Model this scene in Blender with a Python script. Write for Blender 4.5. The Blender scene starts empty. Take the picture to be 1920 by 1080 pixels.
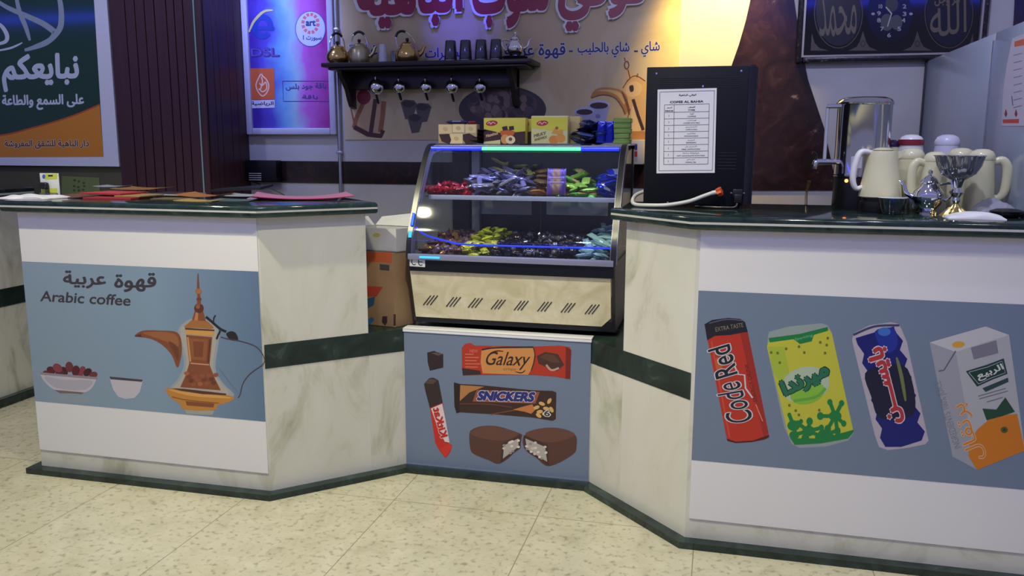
import bpy, bmesh, math, random
import numpy as np
from mathutils import Vector, Matrix, geometry
random.seed(7)
PI = math.pi
S = bpy.context.scene
COL = S.collection
# ------------------------------------------------------------------ camera, world, lights, exposure
FPX, YAW, PITCH, ROLL, CAMZ = 1567.08, 0.241, 0.1687, 0.0034, 1.2977
def cam_axes():
    cy, sy, cp, sp = math.cos(YAW), math.sin(YAW), math.cos(PITCH), math.sin(PITCH)
    f = Vector((-sy*cp, cy*cp, -sp)); r = Vector((cy, sy, 0)); u = r.cross(f)
    cr, sr = math.cos(ROLL), math.sin(ROLL)
    return cr*r+sr*u, -sr*r+cr*u, f
CR, CU, CF = cam_axes()
cd = bpy.data.cameras.new('camera'); cam = bpy.data.objects.new('camera', cd); COL.objects.link(cam)
cd.sensor_width = 36; cd.lens = FPX/1920*36; cd.clip_start = .05
cam.matrix_world = Matrix(((CR.x, CU.x, -CF.x, 0), (CR.y, CU.y, -CF.y, 0), (CR.z, CU.z, -CF.z, CAMZ), (0, 0, 0, 1)))
S.camera = cam
W = bpy.data.worlds.new('world'); S.world = W; W.use_nodes = True
W.node_tree.nodes['Background'].inputs[0].default_value = (.46, .47, .78, 1)
W.node_tree.nodes['Background'].inputs[1].default_value = .40
S.view_settings.view_transform = 'Standard'; S.view_settings.look = 'None'
S.view_settings.gamma = 1; S.view_settings.use_curve_mapping = False
S.view_settings.exposure = 0.0
def lamp(name, kind, loc, target, energy, color, size=.05, spot=60, blend=.5):
    l = bpy.data.lights.new(name, kind); o = bpy.data.objects.new(name, l); COL.objects.link(o)
    l.energy = energy; l.color = color; o.location = loc
    d = Vector(target)-Vector(loc); o.rotation_euler = d.to_track_quat('-Z', 'Y').to_euler()
    if kind == 'SPOT': l.spot_size = math.radians(spot); l.spot_blend = blend; l.shadow_soft_size = size
    elif kind == 'AREA': l.size = size
    else: l.shadow_soft_size = size
    return o
WARM = (.97, .92, .60)
lamp('ceiling_spot', 'SPOT', (-1.95, 1.72, 2.9), (-1.8, 2.25, 0), 175, WARM, .03, 100, .6)
lamp('ceiling_spot', 'SPOT', (-.55, 1.62, 2.9), (-.6, 2.05, 0), 118, WARM, .05, 96, .7)
lamp('ceiling_spot', 'SPOT', (.75, 1.45, 2.9), (.6, 1.75, 0), 40, (.96, .95, .84), .10, 100, .8)
lamp('ceiling_panel', 'SPOT', (-1.0, .3, 2.9), (-.8, 2.8, .8), 34, (.66, .68, 1), .06, 130, 1)  # added unseen spot, lavender ambient fill over the counters
lamp('wall_spot', 'SPOT', (-.03, 3.95, 2.45), (-.04, 4.3, 1.86), 150, (1, .70, .17), .05, 62, .9)
lamp('blue_spot', 'SPOT', (-1.25, 3.5, 2.7), (-1.33, 4.3, 2.0), 110, (.06, .06, 1), .03, 26, 1)
lamp('blue_spot', 'SPOT', (-2.4, 3.5, 2.7), (-2.36, 4.3, 1.9), 110, (.30, .36, 1), .05, 50, 1)
cl = lamp('case_light', 'AREA', (-.76, 3.31, 1.282), (-.76, 3.30, .9), 1.2, (.50, .55, 1), .30)  # added area lamp giving the blue light inside the case
cl.data.shape = 'RECTANGLE'; cl.data.size = .70; cl.data.size_y = .012; cl.rotation_euler = (0, 0, 0)
lamp('blue_wash', 'SPOT', (.3, 2.2, 2.85), (.9, 4.0, 1.5), 85, (.60, .63, .95), .04, 105, 1)  # added unseen spot that brightens the right rear
lamp('left_wash', 'SPOT', (-3.0, 2.3, 2.85), (-3.5, 3.9, 1.5), 42, (.62, .68, 1), .04, 105, 1)  # added unseen spot that brightens the left wall and poster
# the blue light strip under the ceiling on the far side of the hall
ls = lamp('blue_ceiling_strip', 'AREA', (-2.2, -.25, 2.655), (-2.2, 3.0, 1.7), 26, (.035, .05, 1), 1)
ls.data.shape = 'RECTANGLE'; ls.data.size = 13; ls.data.size_y = .055

# ------------------------------------------------------------------ helpers: pixels of the survey photograph to points in the room
def ray(x, y): return CF+CR*((x-960)/FPX)-CU*((y-540)/FPX)
O = Vector((0, 0, CAMZ))
def aY(x, y, Y): d = ray(x, y); return O+d*(Y/d.y)
def aX(x, y, X): d = ray(x, y); return O+d*(X/d.x)
def aZ(x, y, Z): d = ray(x, y); return O+d*((Z-CAMZ)/d.z)
# ------------------------------------------------------------------ materials
MATS = {}
def mat(name, col, rough=.5, metal=0, emit=None, es=1, spec=.5, coat=0):
    if name in MATS: return MATS[name]
    m = bpy.data.materials.new(name); m.use_nodes = True; MATS[name] = m
    b = m.node_tree.nodes['Principled BSDF']
    b.inputs['Base Color'].default_value = (*col, 1); b.inputs['Roughness'].default_value = rough
    b.inputs['Metallic'].default_value = metal; b.inputs['Specular IOR Level'].default_value = spec
    b.inputs['Coat Weight'].default_value = coat
    if emit: b.inputs['Emission Color'].default_value = (*emit, 1); b.inputs['Emission Strength'].default_value = es
    return m
def s2l(c): return tuple((x/255/12.92 if x/255 < .04045 else ((x/255+.055)/1.055)**2.4) for x in c)
def ink(r, g, b, rough=.45): return mat('print_%d_%d_%d' % (r, g, b), s2l((r, g, b)), rough)
def noisemat(name, stops, scale=4, detail=6, dist=0, rough=.4, metal=0, bump=0, stretch=(1, 1, 1), spec=.5, rot=(0, 0, 0)):
    m = mat(name, (.5, .5, .5), rough, metal, spec=spec); nt = m.node_tree; b = nt.nodes['Principled BSDF']
    tc = nt.nodes.new('ShaderNodeTexCoord'); mp = nt.nodes.new('ShaderNodeMapping'); n = nt.nodes.new('ShaderNodeTexNoise'); r = nt.nodes.new('ShaderNodeValToRGB')
    mp.inputs['Scale'].default_value = stretch; mp.inputs['Rotation'].default_value = rot
    n.inputs['Scale'].default_value = scale; n.inputs['Detail'].default_value = detail; n.inputs['Distortion'].default_value = dist; n.inputs['Roughness'].default_value = .6
    L = nt.links; L.new(tc.outputs['Object'], mp.inputs[0]); L.new(mp.outputs[0], n.inputs['Vector']); L.new(n.outputs['Fac'], r.inputs[0]); L.new(r.outputs[0], b.inputs['Base Color'])
    e = r.color_ramp.elements
    while len(e) < len(stops): e.new(.5)
    for k, (p, c) in enumerate(stops): e[k].position = p; e[k].color = (*c, 1)
    if bump:
        bp = nt.nodes.new('ShaderNodeBump'); bp.inputs['Strength'].default_value = bump; bp.inputs['Distance'].default_value = .003
        L.new(n.outputs['Fac'], bp.inputs['Height']); L.new(bp.outputs[0], b.inputs['Normal'])
    return m
def glassmat(name, tint=(1, 1, 1), refl=.12):
    m = bpy.data.materials.new(name); m.use_nodes = True; MATS[name] = m; nt = m.node_tree; nt.nodes.clear()
    o = nt.nodes.new('ShaderNodeOutputMaterial'); t = nt.nodes.new('ShaderNodeBsdfTransparent'); g = nt.nodes.new('ShaderNodeBsdfGlossy'); x = nt.nodes.new('ShaderNodeMixShader'); lw = nt.nodes.new('ShaderNodeLayerWeight')
    mul = nt.nodes.new('ShaderNodeMath'); mul.operation = 'MULTIPLY_ADD'; mul.inputs[1].default_value = .55; mul.inputs[2].default_value = refl*.4
    t.inputs[0].default_value = (*tint, 1); g.inputs['Roughness'].default_value = .03; lw.inputs['Blend'].default_value = .25
    nt.links.new(lw.outputs['Fresnel'], mul.inputs[0]); nt.links.new(mul.outputs[0], x.inputs[0]); nt.links.new(t.outputs[0], x.inputs[1]); nt.links.new(g.outputs[0], x.inputs[2]); nt.links.new(x.outputs[0], o.inputs[0])
    return m
MARBLE = noisemat('cream_marble', [(.28, (.34, .34, .23)), (.37, (.53, .53, .42)), (.47, (.66, .655, .565)), (.75, (.72, .71, .65))], 2.4, 9, 1.9, .28, stretch=(1.2, 1.2, .7), rot=(.5, .7, .2))
GREEN = noisemat('green_marble', [(.35, (.006, .016, .014)), (.6, (.020, .042, .036)), (.8, (.07, .12, .10))], 14, 8, .8, .10)
GREENB = noisemat('green_marble_band', [(.35, (.006, .016, .013)), (.6, (.016, .036, .028)), (.80, (.10, .15, .12))], 9, 8, 1.0, .3)
STRIPE = mat('pale_stone_inlay', (.55, .56, .50), .3)
BROWNM = noisemat('brown_marble', [(.3, (.010, .005, .006)), (.56, (.024, .011, .012)), (.66, (.038, .019, .02)), (.76, (.30, .24, .22))], 9, 8, 1.2, .18)
WALLM = noisemat('pale_wall_marble', [(.3, (.44, .43, .40)), (.7, (.54, .53, .50))], 2.0, 5, .8, .35)
OLIVE = noisemat('olive_paint', [(.3, (.085, .083, .036)), (.7, (.115, .11, .05))], 3, 4, 0, .6)
WHITEP = mat('white_panel', (.80, .79, .78), .35)
WOODM = noisemat('maroon_wood', [(.3, (.040, .012, .014)), (.7, (.062, .018, .020))], 5, 5, .3, .45, stretch=(8, 8, .6))
SHELFW = noisemat('dark_wood', [(.3, (.010, .007, .010)), (.7, (.022, .014, .016))], 6, 5, .3, .35, stretch=(.6, 6, 6))
STEEL = mat('polished_steel', (.62, .62, .62), .12, 1)
CHROME = mat('chrome', (.80, .80, .82), .05, 1)
ALU = mat('brushed_aluminium', (.55, .56, .60), .32, 1)
BRASS = mat('brass', (.60, .42, .14), .22, 1)
GOLD = mat('gold', (.85, .62, .2), .18, 1)
BLACK = mat('black_plastic', (.008, .008, .010), .35)
BLACKM = mat('black_metal', (.004, .005, .009), .5, spec=.25)
DARK = mat('dark_grey', (.03, .03, .035), .5)
GLASS = glassmat('clear_glass', (.93, .97, .96))
CLEAR = glassmat('drinking_glass', (.82, .86, .86), .55)
CREAMP = mat('cream_plastic', (.71, .67, .42), .20)
WHITEC = mat('white_plastic', (.78, .77, .74), .28)
PAPER = mat('white_paper', (.80, .80, .80), .6)
CARD = noisemat('cardboard', [(.3, (.30, .185, .09)), (.7, (.36, .23, .12))], 8, 4, 0, .8)

# ------------------------------------------------------------------ mesh builder
class MB:
    def __init__(s): s.v = []; s.f = []; s.m = []; s.mats = []
    def mi(s, m):
        if m not in s.mats: s.mats.append(m)
        return s.mats.index(m)
    def add(s, vs, fs, m):
        b = len(s.v); s.v += [Vector(p) for p in vs]; k = s.mi(m)
        for f in fs: s.f.append([b+i for i in f]); s.m.append(k)
        return s
    def bm(s, bm, m, M=None):
        bm.verts.ensure_lookup_table()
        s.add([(M @ v.co) if M else v.co.copy() for v in bm.verts], [[v.index for v in f.verts] for f in bm.faces], m); bm.free(); return s
    def box(s, lo, hi, m, bev=0, M=None, seg=2):
        lo, hi = Vector(lo), Vector(hi); bm = bmesh.new(); bmesh.ops.create_cube(bm, size=1)
        for v in bm.verts: v.co = Vector([(lo[i]+hi[i])/2+v.co[i]*(hi[i]-lo[i]) for i in range(3)])
        if bev: bmesh.ops.bevel(bm, geom=bm.edges[:], offset=bev, segments=seg, profile=.5, affect='EDGES')
        bm.verts.index_update(); return s.bm(bm, m, M)
    def lathe(s, prof, m, n=32, c=(0, 0, 0), M=None, wob=None):
        vs = []; fs = []; R = len(prof)
        for j in range(n):
            a = 2*PI*j/n
            for i, (r, z) in enumerate(prof):
                w = wob(a, i) if wob else 1
                p = Vector((r*w*math.cos(a), r*w*math.sin(a), z)); vs.append((M @ p if M else p)+Vector(c))
        for j in range(n):
            k = (j+1) % n
            for i in range(R-1): fs.append([j*R+i, k*R+i, k*R+i+1, j*R+i+1])
        if prof[0][0] > 1e-6: fs.append([j*R for j in range(n)][::-1])
        if prof[-1][0] > 1e-6: fs.append([j*R+R-1 for j in range(n)])
        return s.add(vs, fs, m)
    def tube(s, pts, r, m, n=10, smooth=True, flat=1):
        P = [Vector(p) for p in pts]
        if smooth and len(P) > 2: P = crom(P, 6)
        rs = r if isinstance(r, (list, tuple)) else [r]*len(P)
        if len(rs) != len(P): rs = [rs[min(len(rs)-1, int(i/(len(P)-1)*(len(rs)-1)))]+(rs[min(len(rs)-1, int(i/(len(P)-1)*(len(rs)-1))+1)]-rs[int(i/(len(P)-1)*(len(rs)-1))])*((i/(len(P)-1)*(len(rs)-1)) % 1) for i in range(len(P))]
        vs = []; fs = []; up = None
        for i, p in enumerate(P):
            t = (P[min(i+1, len(P)-1)]-P[max(i-1, 0)]).normalized()
            if up is None: up = Vector((0, 0, 1)) if abs(t.z) < .9 else Vector((1, 0, 0))
            x = t.cross(up).normalized(); up = x.cross(t).normalized()
            for k in range(n): a = 2*PI*k/n; vs.append(p+(x*math.cos(a)+up*math.sin(a)*flat)*rs[i])
        for i in range(len(P)-1):
            for k in range(n): fs.append([i*n+k, i*n+(k+1) % n, (i+1)*n+(k+1) % n, (i+1)*n+k])
        fs.append(list(range(n))[::-1]); fs.append([(len(P)-1)*n+k for k in range(n)])
        return s.add(vs, fs, m)
    def prism(s, poly, m, axis='z', a=0, b=1):
        def P(p, t): return {'z': (p[0], p[1], t), 'x': (t, p[0], p[1]), 'y': (p[0], t, p[1])}[axis]
        n = len(poly); vs = [P(p, a) for p in poly]+[P(p, b) for p in poly]
        tri = geometry.tessellate_polygon([[Vector((p[0], p[1], 0)) for p in poly]])
        fs = [list(t)[::-1] for t in tri]+[[i+n for i in t] for t in tri]+[[i, (i+1) % n, (i+1) % n+n, i+n] for i in range(n)]
        return s.add(vs, fs, m)
    def face(s, pts, m):
        pts = [Vector(p) for p in pts]
        if len(pts) <= 4 and False: return s.add(pts, [list(range(len(pts)))], m)
        return s.add(pts, [list(t) for t in geometry.tessellate_polygon([pts])], m)
    def build(s, name, parent=None, world=True, smooth=40):
        me = bpy.data.meshes.new(name); M = None
        if parent is not None and world:
            root = parent
            while root.parent: root = root.parent
            M = (Matrix.Translation(root.location) @ root.rotation_euler.to_matrix().to_4x4()).inverted()
        me.from_pydata([(M @ v if M else v) for v in s.v], [], s.f)
        for m in s.mats: me.materials.append(m)
        me.polygons.foreach_set('material_index', s.m); 
        bm = bmesh.new(); bm.from_mesh(me); bmesh.ops.recalc_face_normals(bm, faces=bm.faces); bm.to_mesh(me); bm.free()
        if smooth:
            me.polygons.foreach_set('use_smooth', [True]*len(me.polygons)); me.set_sharp_from_angle(angle=math.radians(smooth))
        me.update(); o = bpy.data.objects.new(name, me); COL.objects.link(o)
        if parent is not None: o.parent = parent
        return o
def crom(P, k):
    out = []; n = len(P)
    for i in range(n-1):
        p0, p1, p2, p3 = P[max(i-1, 0)], P[i], P[i+1], P[min(i+2, n-1)]
        for j in range(k):
            t = j/k; out.append(.5*((2*p1)+(p2-p0)*t+(2*p0-5*p1+4*p2-p3)*t*t+(3*p1-p0-3*p2+p3)*t**3))
    out.append(P[-1]); return out
def tag(o, label, cat, group=None):
    o['label'] = label; o['category'] = cat
    if group: o['group'] = group
    return o
def thing(name, label, cat, loc=(0, 0, 0), rz=0, group=None):
    o = bpy.data.objects.new(name, None); COL.objects.link(o); o.empty_display_size = .05
    o.location = loc; o.rotation_euler = (0, 0, rz); return tag(o, label, cat, group)
def struct(name, mb, smooth=40): o = mb.build(name, None, True, smooth); o['kind'] = 'structure'; return o
def dup(root, loc, rz=0, label=None, group=None, rot=None, scale=None):
    r = root.copy(); COL.objects.link(r); r.location = loc; r.rotation_euler = rot if rot else (0, 0, rz)
    if scale: r.scale = (scale,)*3
    if label: r['label'] = label
    if group: r['group'] = group
    for ch in list(root.children):
        c = ch.copy(); COL.objects.link(c); c.parent = r
        for g in ch.children: d = g.copy(); COL.objects.link(d); d.parent = c
    return r
# ------------------------------------------------------------------ lettering
AR = {0x640: (0x640, 5), 0x621: (0xFE80, 1), 0x622: (0xFE81, 2), 0x623: (0xFE83, 2), 0x625: (0xFE87, 2), 0x626: (0xFE89, 4), 0x627: (0xFE8D, 2), 0x628: (0xFE8F, 4), 0x629: (0xFE93, 2), 0x62A: (0xFE95, 4), 0x62B: (0xFE99, 4), 0x62C: (0xFE9D, 4), 0x62D: (0xFEA1, 4), 0x62E: (0xFEA5, 4), 0x62F: (0xFEA9, 2), 0x630: (0xFEAB, 2), 0x631: (0xFEAD, 2), 0x632: (0xFEAF, 2), 0x633: (0xFEB1, 4), 0x634: (0xFEB5, 4), 0x635: (0xFEB9, 4), 0x636: (0xFEBD, 4), 0x637: (0xFEC1, 4), 0x638: (0xFEC5, 4), 0x639: (0xFEC9, 4), 0x63A: (0xFECD, 4), 0x641: (0xFED1, 4), 0x642: (0xFED5, 4), 0x643: (0xFED9, 4), 0x644: (0xFEDD, 4), 0x645: (0xFEE1, 4), 0x646: (0xFEE5, 4), 0x647: (0xFEE9, 4), 0x648: (0xFEED, 2), 0x649: (0xFEEF, 2), 0x64A: (0xFEF1, 4)}
def shape(t):
    if not any(ord(c) in AR for c in t): return t
    cs = list(t); out = []; i = 0; prev = False
    while i < len(cs):
        o = ord(cs[i])
        if o not in AR: out.append(cs[i]); prev = False; i += 1; continue
        if o == 0x644 and i+1 < len(cs) and ord(cs[i+1]) == 0x627:
            out.append(chr(0xFEFC if prev else 0xFEFB)); prev = False; i += 2; continue
        base, n = AR[o]; k0 = n == 5; n = 4 if k0 else n; nxt = i+1 < len(cs) and ord(cs[i+1]) in AR and AR[ord(cs[i+1])][1] > 1 and n == 4
        pj = prev and n > 1
        out.append(chr(base+(0 if k0 else 3 if pj and nxt else 1 if pj else 2 if nxt else 0))); prev = n == 4; i += 1
    return ''.join(out)[::-1]
TXT = {}
def textgeo(t, bold=0.0, sub=4):
    """2-D triangles of a line of lettering, contours united by winding number"""
    key = (t, bold, sub)
    if key in TXT: return TXT[key]
    c = bpy.data.curves.new('lettering', 'FONT'); c.body = shape(t)
    o = bpy.data.objects.new('lettering', c); COL.objects.link(o)
    bpy.context.view_layer.update()
    cv = o.to_curve(bpy.context.evaluated_depsgraph_get()); polys = []
    for sp in cv.splines:
        pts = []
        if sp.type == 'BEZIER':
            bp = sp.bezier_points; n = len(bp)
            for i in range(n):
                a, b = bp[i], bp[(i+1) % n]
                k = 1 if ((a.handle_right-a.co).length < 1e-5 and (b.handle_left-b.co).length < 1e-5) else sub
                for j in range(k):
                    q = j/k; w = 1-q
                    p = a.co*w**3+a.handle_right*3*w*w*q+b.handle_left*3*w*q*q+b.co*q**3
                    pts.append((p.x, p.y))
        else: pts = [(p.co.x, p.co.y) for p in sp.points]
        if len(pts) > 2: polys.append(pts)
    o.to_curve_clear(); bpy.data.objects.remove(o); bpy.data.curves.remove(c)
    if bold:
        sh = [(0, 0)]+[(bold*math.cos(k*PI/3), bold*math.sin(k*PI/3)) for k in range(6)]
        polys = [[(x+dx, y+dy) for x, y in p] for p in polys for dx, dy in sh]
    iv = sorted(((min(q[0] for q in p), max(q[0] for q in p), p) for p in polys), key=lambda t_: t_[0]); groups = []
    for x0, x1, p in iv:
        if groups and x0 < groups[-1][0]+1e-4: groups[-1][1].append(p); groups[-1][0] = max(groups[-1][0], x1)
        else: groups.append([x1, [p]])
    VV = []; FF = []; off = 0
    for _, ps in groups:
        vs = []; es = []
        for p in ps: b = len(vs); vs += [Vector(q) for q in p]; es += [(b+i, b+(i+1) % len(p)) for i in range(len(p))]
        r = geometry.delaunay_2d_cdt(vs, es, [], 0, 1e-5)
        V = np.array([(v.x, v.y) for v in r[0]]); F = np.array([f for f in r[2] if len(f) == 3])
        cen = V[F].mean(1); wind = np.zeros(len(cen))
        for p in ps:
            A_ = np.array(p); B_ = np.roll(A_, -1, 0); lo, hi = A_.min(0), A_.max(0)
            sel = np.where((cen[:, 0] > lo[0]) & (cen[:, 0] < hi[0]) & (cen[:, 1] > lo[1]) & (cen[:, 1] < hi[1]))[0]
            if not len(sel): continue
            c_ = cen[sel]; y0, y1 = A_[:, 1][:, None], B_[:, 1][:, None]; x0, x1 = A_[:, 0][:, None], B_[:, 0][:, None]
            sd = (x1-x0)*(c_[:, 1]-y0)-(c_[:, 0]-x0)*(y1-y0)
            wind[sel] += ((y0 <= c_[:, 1]) & (y1 > c_[:, 1]) & (sd > 0)).sum(0)-((y1 <= c_[:, 1]) & (y0 > c_[:, 1]) & (sd < 0)).sum(0)
        F = F[np.abs(wind) > .5]
        if not len(F): continue
        used = np.unique(F); idx = -np.ones(len(V), int); idx[used] = np.arange(len(used)); VV.append(V[used]); FF.append(idx[F]+off); off += len(used)
    V = np.concatenate(VV); F = np.concatenate(FF)
    lo = V.min(0); hi = V.max(0); TXT[key] = ((V-lo)/(hi-lo), F, (hi-lo)); return TXT[key]
class Sheet:
    """a plane in the room that carries printing; layers are lifted a hair off it"""
    def __init__(s, p, n): s.p = Vector(p); s.n = Vector(n).normalized(); s.k = 0
    def at(s, x, y, lay=0):
        d = ray(x, y); q = s.p+s.n*(.00014*lay+.000002*(s.k % 60)); return O+d*((q-O).dot(s.n)/d.dot(s.n))
    def poly(s, mb, pts, m, lay=1): s.k += 1; mb.face([s.at(x, y, lay) for x, y in pts], m)
    def spoly(s, mb, pts, m, lay=1, k=4):
        P = [Vector((x, y, 0)) for x, y in pts]; n = len(P); s.poly(mb, [(q.x, q.y) for q in crom(P[-2:]+P+P[:2], k)[2*k:(n+2)*k]], m, lay)
    def blob(s, mb, cx, cy, rx, ry, m, lay=1, n=24, rot=0, a0=0, a1=360):
        c, d = math.cos(math.radians(rot)), math.sin(math.radians(rot)); pts = []
        k = n if a1-a0 >= 360 else n+1
        for i in range(k):
            a = math.radians(a0+(a1-a0)*i/n); x, y = rx*math.cos(a), ry*math.sin(a); pts.append((cx+x*c-y*d, cy+x*d+y*c))
        s.poly(mb, pts, m, lay)
    def line(s, mb, pts, w, m, lay=1, smooth=True, taper=False):
        s.k += 1
        P = [Vector((x, y, 0)) for x, y in pts]
        if smooth and len(P) > 2: P = crom(P, 5)
        n = len(P); L = []; R = []
        for i, p in enumerate(P):
            t = (P[min(i+1, n-1)]-P[max(i-1, 0)]).normalized(); q = Vector((-t.y, t.x, 0))
            k = w/2*(math.sin(PI*(.08+.84*i/(n-1)))**.6 if taper else 1); L.append(p+q*k); R.append(p-q*k)
        vs = [s.at(p.x, p.y, lay) for p in L]+[s.at(p.x, p.y, lay) for p in R]
        mb.add(vs, [[i, i+1, n+i+1, n+i] for i in range(n-1)], m)
    def ring(s, mb, cx, cy, rx, ry, w, m, lay=1, n=40, rot=0, a0=0, a1=360):
        c, d = math.cos(math.radians(rot)), math.sin(math.radians(rot)); pts = []
        for i in range(n+1):
            a = math.radians(a0+(a1-a0)*i/n); x, y = rx*math.cos(a), ry*math.sin(a); pts.append((cx+x*c-y*d, cy+x*d+y*c))
        s.line(mb, pts, w, m, lay, False)
    def text(s, mb, t, bl, br, tl, m, lay=2, bold=0, depth=0, side=None, sub=4):
        s.k += 1; V, F, _ = textgeo(t, bold, sub)
        a, b, c = s.at(*bl, lay), s.at(*br, lay), s.at(*tl, lay)
        P = [a+(b-a)*float(x)+(c-a)*float(y) for x, y in V]
        if not depth: mb.add(P, [list(map(int, f)) for f in F], m); return
        mb.add([p+s.n*depth for p in P], [list(map(int, f)) for f in F], m)
        cnt = {}
        for f in F:
            for i in range(3):
                e = (int(f[i]), int(f[(i+1) % 3])); k = tuple(sorted(e)); cnt[k] = cnt.get(k, 0)+1
        n = len(P); mb.add(P+[p+s.n*depth for p in P], [[i, j, j+n, i+n] for (i, j), q in cnt.items() if q == 1], side or m)
    def outlined(s, mb, t, bl, br, tl, m, mo, lay=2, bold=.03, out=.08, sub=4):
        V, F, d1 = textgeo(t, bold, sub); V2, F2, d2 = textgeo(t, bold+out, sub)
        ex, ey = (d2[0]-d1[0])/2/d1[0], (d2[1]-d1[1])/2/d1[1]
        bl, br, tl = map(lambda p: Vector((p[0], p[1])), (bl, br, tl)); u, v = br-bl, tl-bl
        b2 = bl-u*ex-v*ey; s.text(mb, t, b2, b2+u*(1+2*ex), b2+v*(1+2*ey), mo, lay, bold+out, sub=sub); s.text(mb, t, bl, br, tl, m, lay+1, bold, sub=sub)
# ------------------------------------------------------------------ the room
YF, YC, YW = 2.651, 3.031, 4.30                # fronts of the tall counters, front of the low counter, back wall
ZP, ZB0, ZB1, ZW, ZBB, ZBT, SB, ST = .023, .4934, .5825, .092, .294, .852, 1.045, 1.087
A = Vector((-2.597, YF)); B = Vector((-1.5763, YF)); Cc = Vector((-1.1858, YC)); D = Vector((-.4364, YC)); E = Vector((-.0603, YF)); F = Vector((2.2, YF))
LT = B+(Cc-B)*.7311; RT = E+(D-E)*.6492
# floor: one slab with a tile grid in the material
def floormat():
    m = noisemat('beige_floor_tile', [(.28, (.44, .41, .28)), (.40, (.555, .525, .375)), (.6, (.62, .585, .43)), (.8, (.68, .645, .50))], 9, 12, .8, .20)
    nt = m.node_tree; L = nt.links; b = nt.nodes['Principled BSDF']; base = b.inputs['Base Color'].links[0].from_socket
    tc = nt.nodes.new('ShaderNodeTexCoord'); sx = nt.nodes.new('ShaderNodeSeparateXYZ'); L.new(tc.outputs['Object'], sx.inputs[0])
    def M(op, a, b2=None):
        n = nt.nodes.new('ShaderNodeMath'); n.operation = op
        for i, v in enumerate([a, b2]):
            if v is None: continue
            if isinstance(v, (int, float)): n.inputs[i].default_value = v
            else: L.new(v, n.inputs[i])
        return n.outputs[0]
    def joint(ax, off, w):
        q = M('FRACT', M('DIVIDE', M('SUBTRACT', ax, off-20*w), w)); return M('LESS_THAN', M('MINIMUM', q, M('SUBTRACT', 1, q)), .0017/w)
    j = M('MAXIMUM', joint(sx.outputs[0], -1.665, .545), joint(sx.outputs[1], 2.735, 1.09))
    # small dark pits
    n2 = nt.nodes.new('ShaderNodeTexNoise'); n2.inputs['Scale'].default_value = 46; n2.inputs['Detail'].default_value = 9; L.new(tc.outputs['Object'], n2.inputs['Vector'])
    r2 = nt.nodes.new('ShaderNodeValToRGB'); r2.color_ramp.elements[0].position = .30; r2.color_ramp.elements[0].color = (.60, .60, .56, 1); r2.color_ramp.elements[1].position = .46; r2.color_ramp.elements[1].color = (1, 1, 1, 1); L.new(n2.outputs['Fac'], r2.inputs[0])
    mx = nt.nodes.new('ShaderNodeMix'); mx.data_type = 'RGBA'; mx.blend_type = 'MULTIPLY'; mx.inputs[0].default_value = 1; L.new(base, mx.inputs[6]); L.new(r2.outputs[0], mx.inputs[7])
    m2 = nt.nodes.new('ShaderNodeMix'); m2.data_type = 'RGBA'; L.new(j, m2.inputs[0]); L.new(mx.outputs[2], m2.inputs[6]); m2.inputs[7].default_value = (.30, .27, .17, 1); L.new(m2.outputs[2], b.inputs['Base Color'])
    return m
struct('floor', MB().box((-6, -1.5, -.06), (4, 4.5, 0), floormat()), 0)
struct('wall_back', MB().box((-2.8, YW, 0), (4, YW+.1, 3), WALLM), 0)
struct('wall_left', MB().box((-6, 3.93, 0), (-3.1, 4.03, 3), OLIVE), 0)
def wallprism(pts): return MB().prism([(p.x, p.z) for p in (aY(x, y, YW) for x, y in pts)], BROWNM, 'y', YW-.006, YW+.01)
flare_l = [(1448, -160), (1436, -100), (1422, -50), (1407, 0), (1398, 40), (1385, 85), (1372, 122), (1345, 200), (1322, 280), (1305, 357)]
flare_r = [(1571, 357), (1560, 310), (1545, 240), (1515, 150), (1499, 70), (1489, 0), (1484, -50), (1480, -100), (1478, -160)]
struct('trim_1', MB().box((-2.56, YW-.006, 1.089), (.0, YW+.01, 1.209), BROWNM), 0)
struct('trim_2', wallprism(flare_l+flare_r), 0)
struct('trim_3', wallprism([(1905, -60), (1900, 40), (1890, 140), (1870, 300), (2300, 300), (2300, -60)]), 0)
# maroon plank-clad column
pc = MB(); x0, x1, yf = -3.128, -2.585, 3.90
pc.box((x0, yf+.012, 0), (x1-.006, YW, 3), WOODM)
wds = [.105, .062, .062, .062, .075, .05, .055, .112]; k = (x1-x0)/sum(wds); x = x0
for i, w in enumerate(wds): pc.box((x+.002, yf, 0), (x+w*k-.002, yf+.014, 3), WOODM, .002, seg=1); x += w*k
y = yf+.016
for w in (.07, .05, .09, .07, .08): pc.box((x1-.006, y+.002, 0), (x1+.002, min(y+w, YW)-.002, 3), WOODM, .002, seg=1); y += w
col = thing('wood_clad_column', 'dark maroon wood clad column of vertical planks behind the left counter', 'column', (-2.83, 4.1, 0))
pc.build('plank_cladding', col)
MB().box((-2.628, yf-.004, 0), (-2.621, yf+.004, 3), mat('pale_green_trim', (.25, .42, .36), .3)).build('metal_edge_strip', col)
# conduit
cp = thing('conduit_pipe', 'thin white vertical conduit pipe beside the framed colourful poster', 'pipe', (-2.03, YW-.012, 0))
MB().tube([(-2.03, YW-.012, .3), (-2.03, YW-.012, 3)], .011, ALU, 12, False).build('pipe', cp)
for z in (.8, 1.25, 1.9): MB().box((-2.046, YW-.026, z), (-2.014, YW, z+.015), ALU, .002).build('clip', cp)

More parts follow.
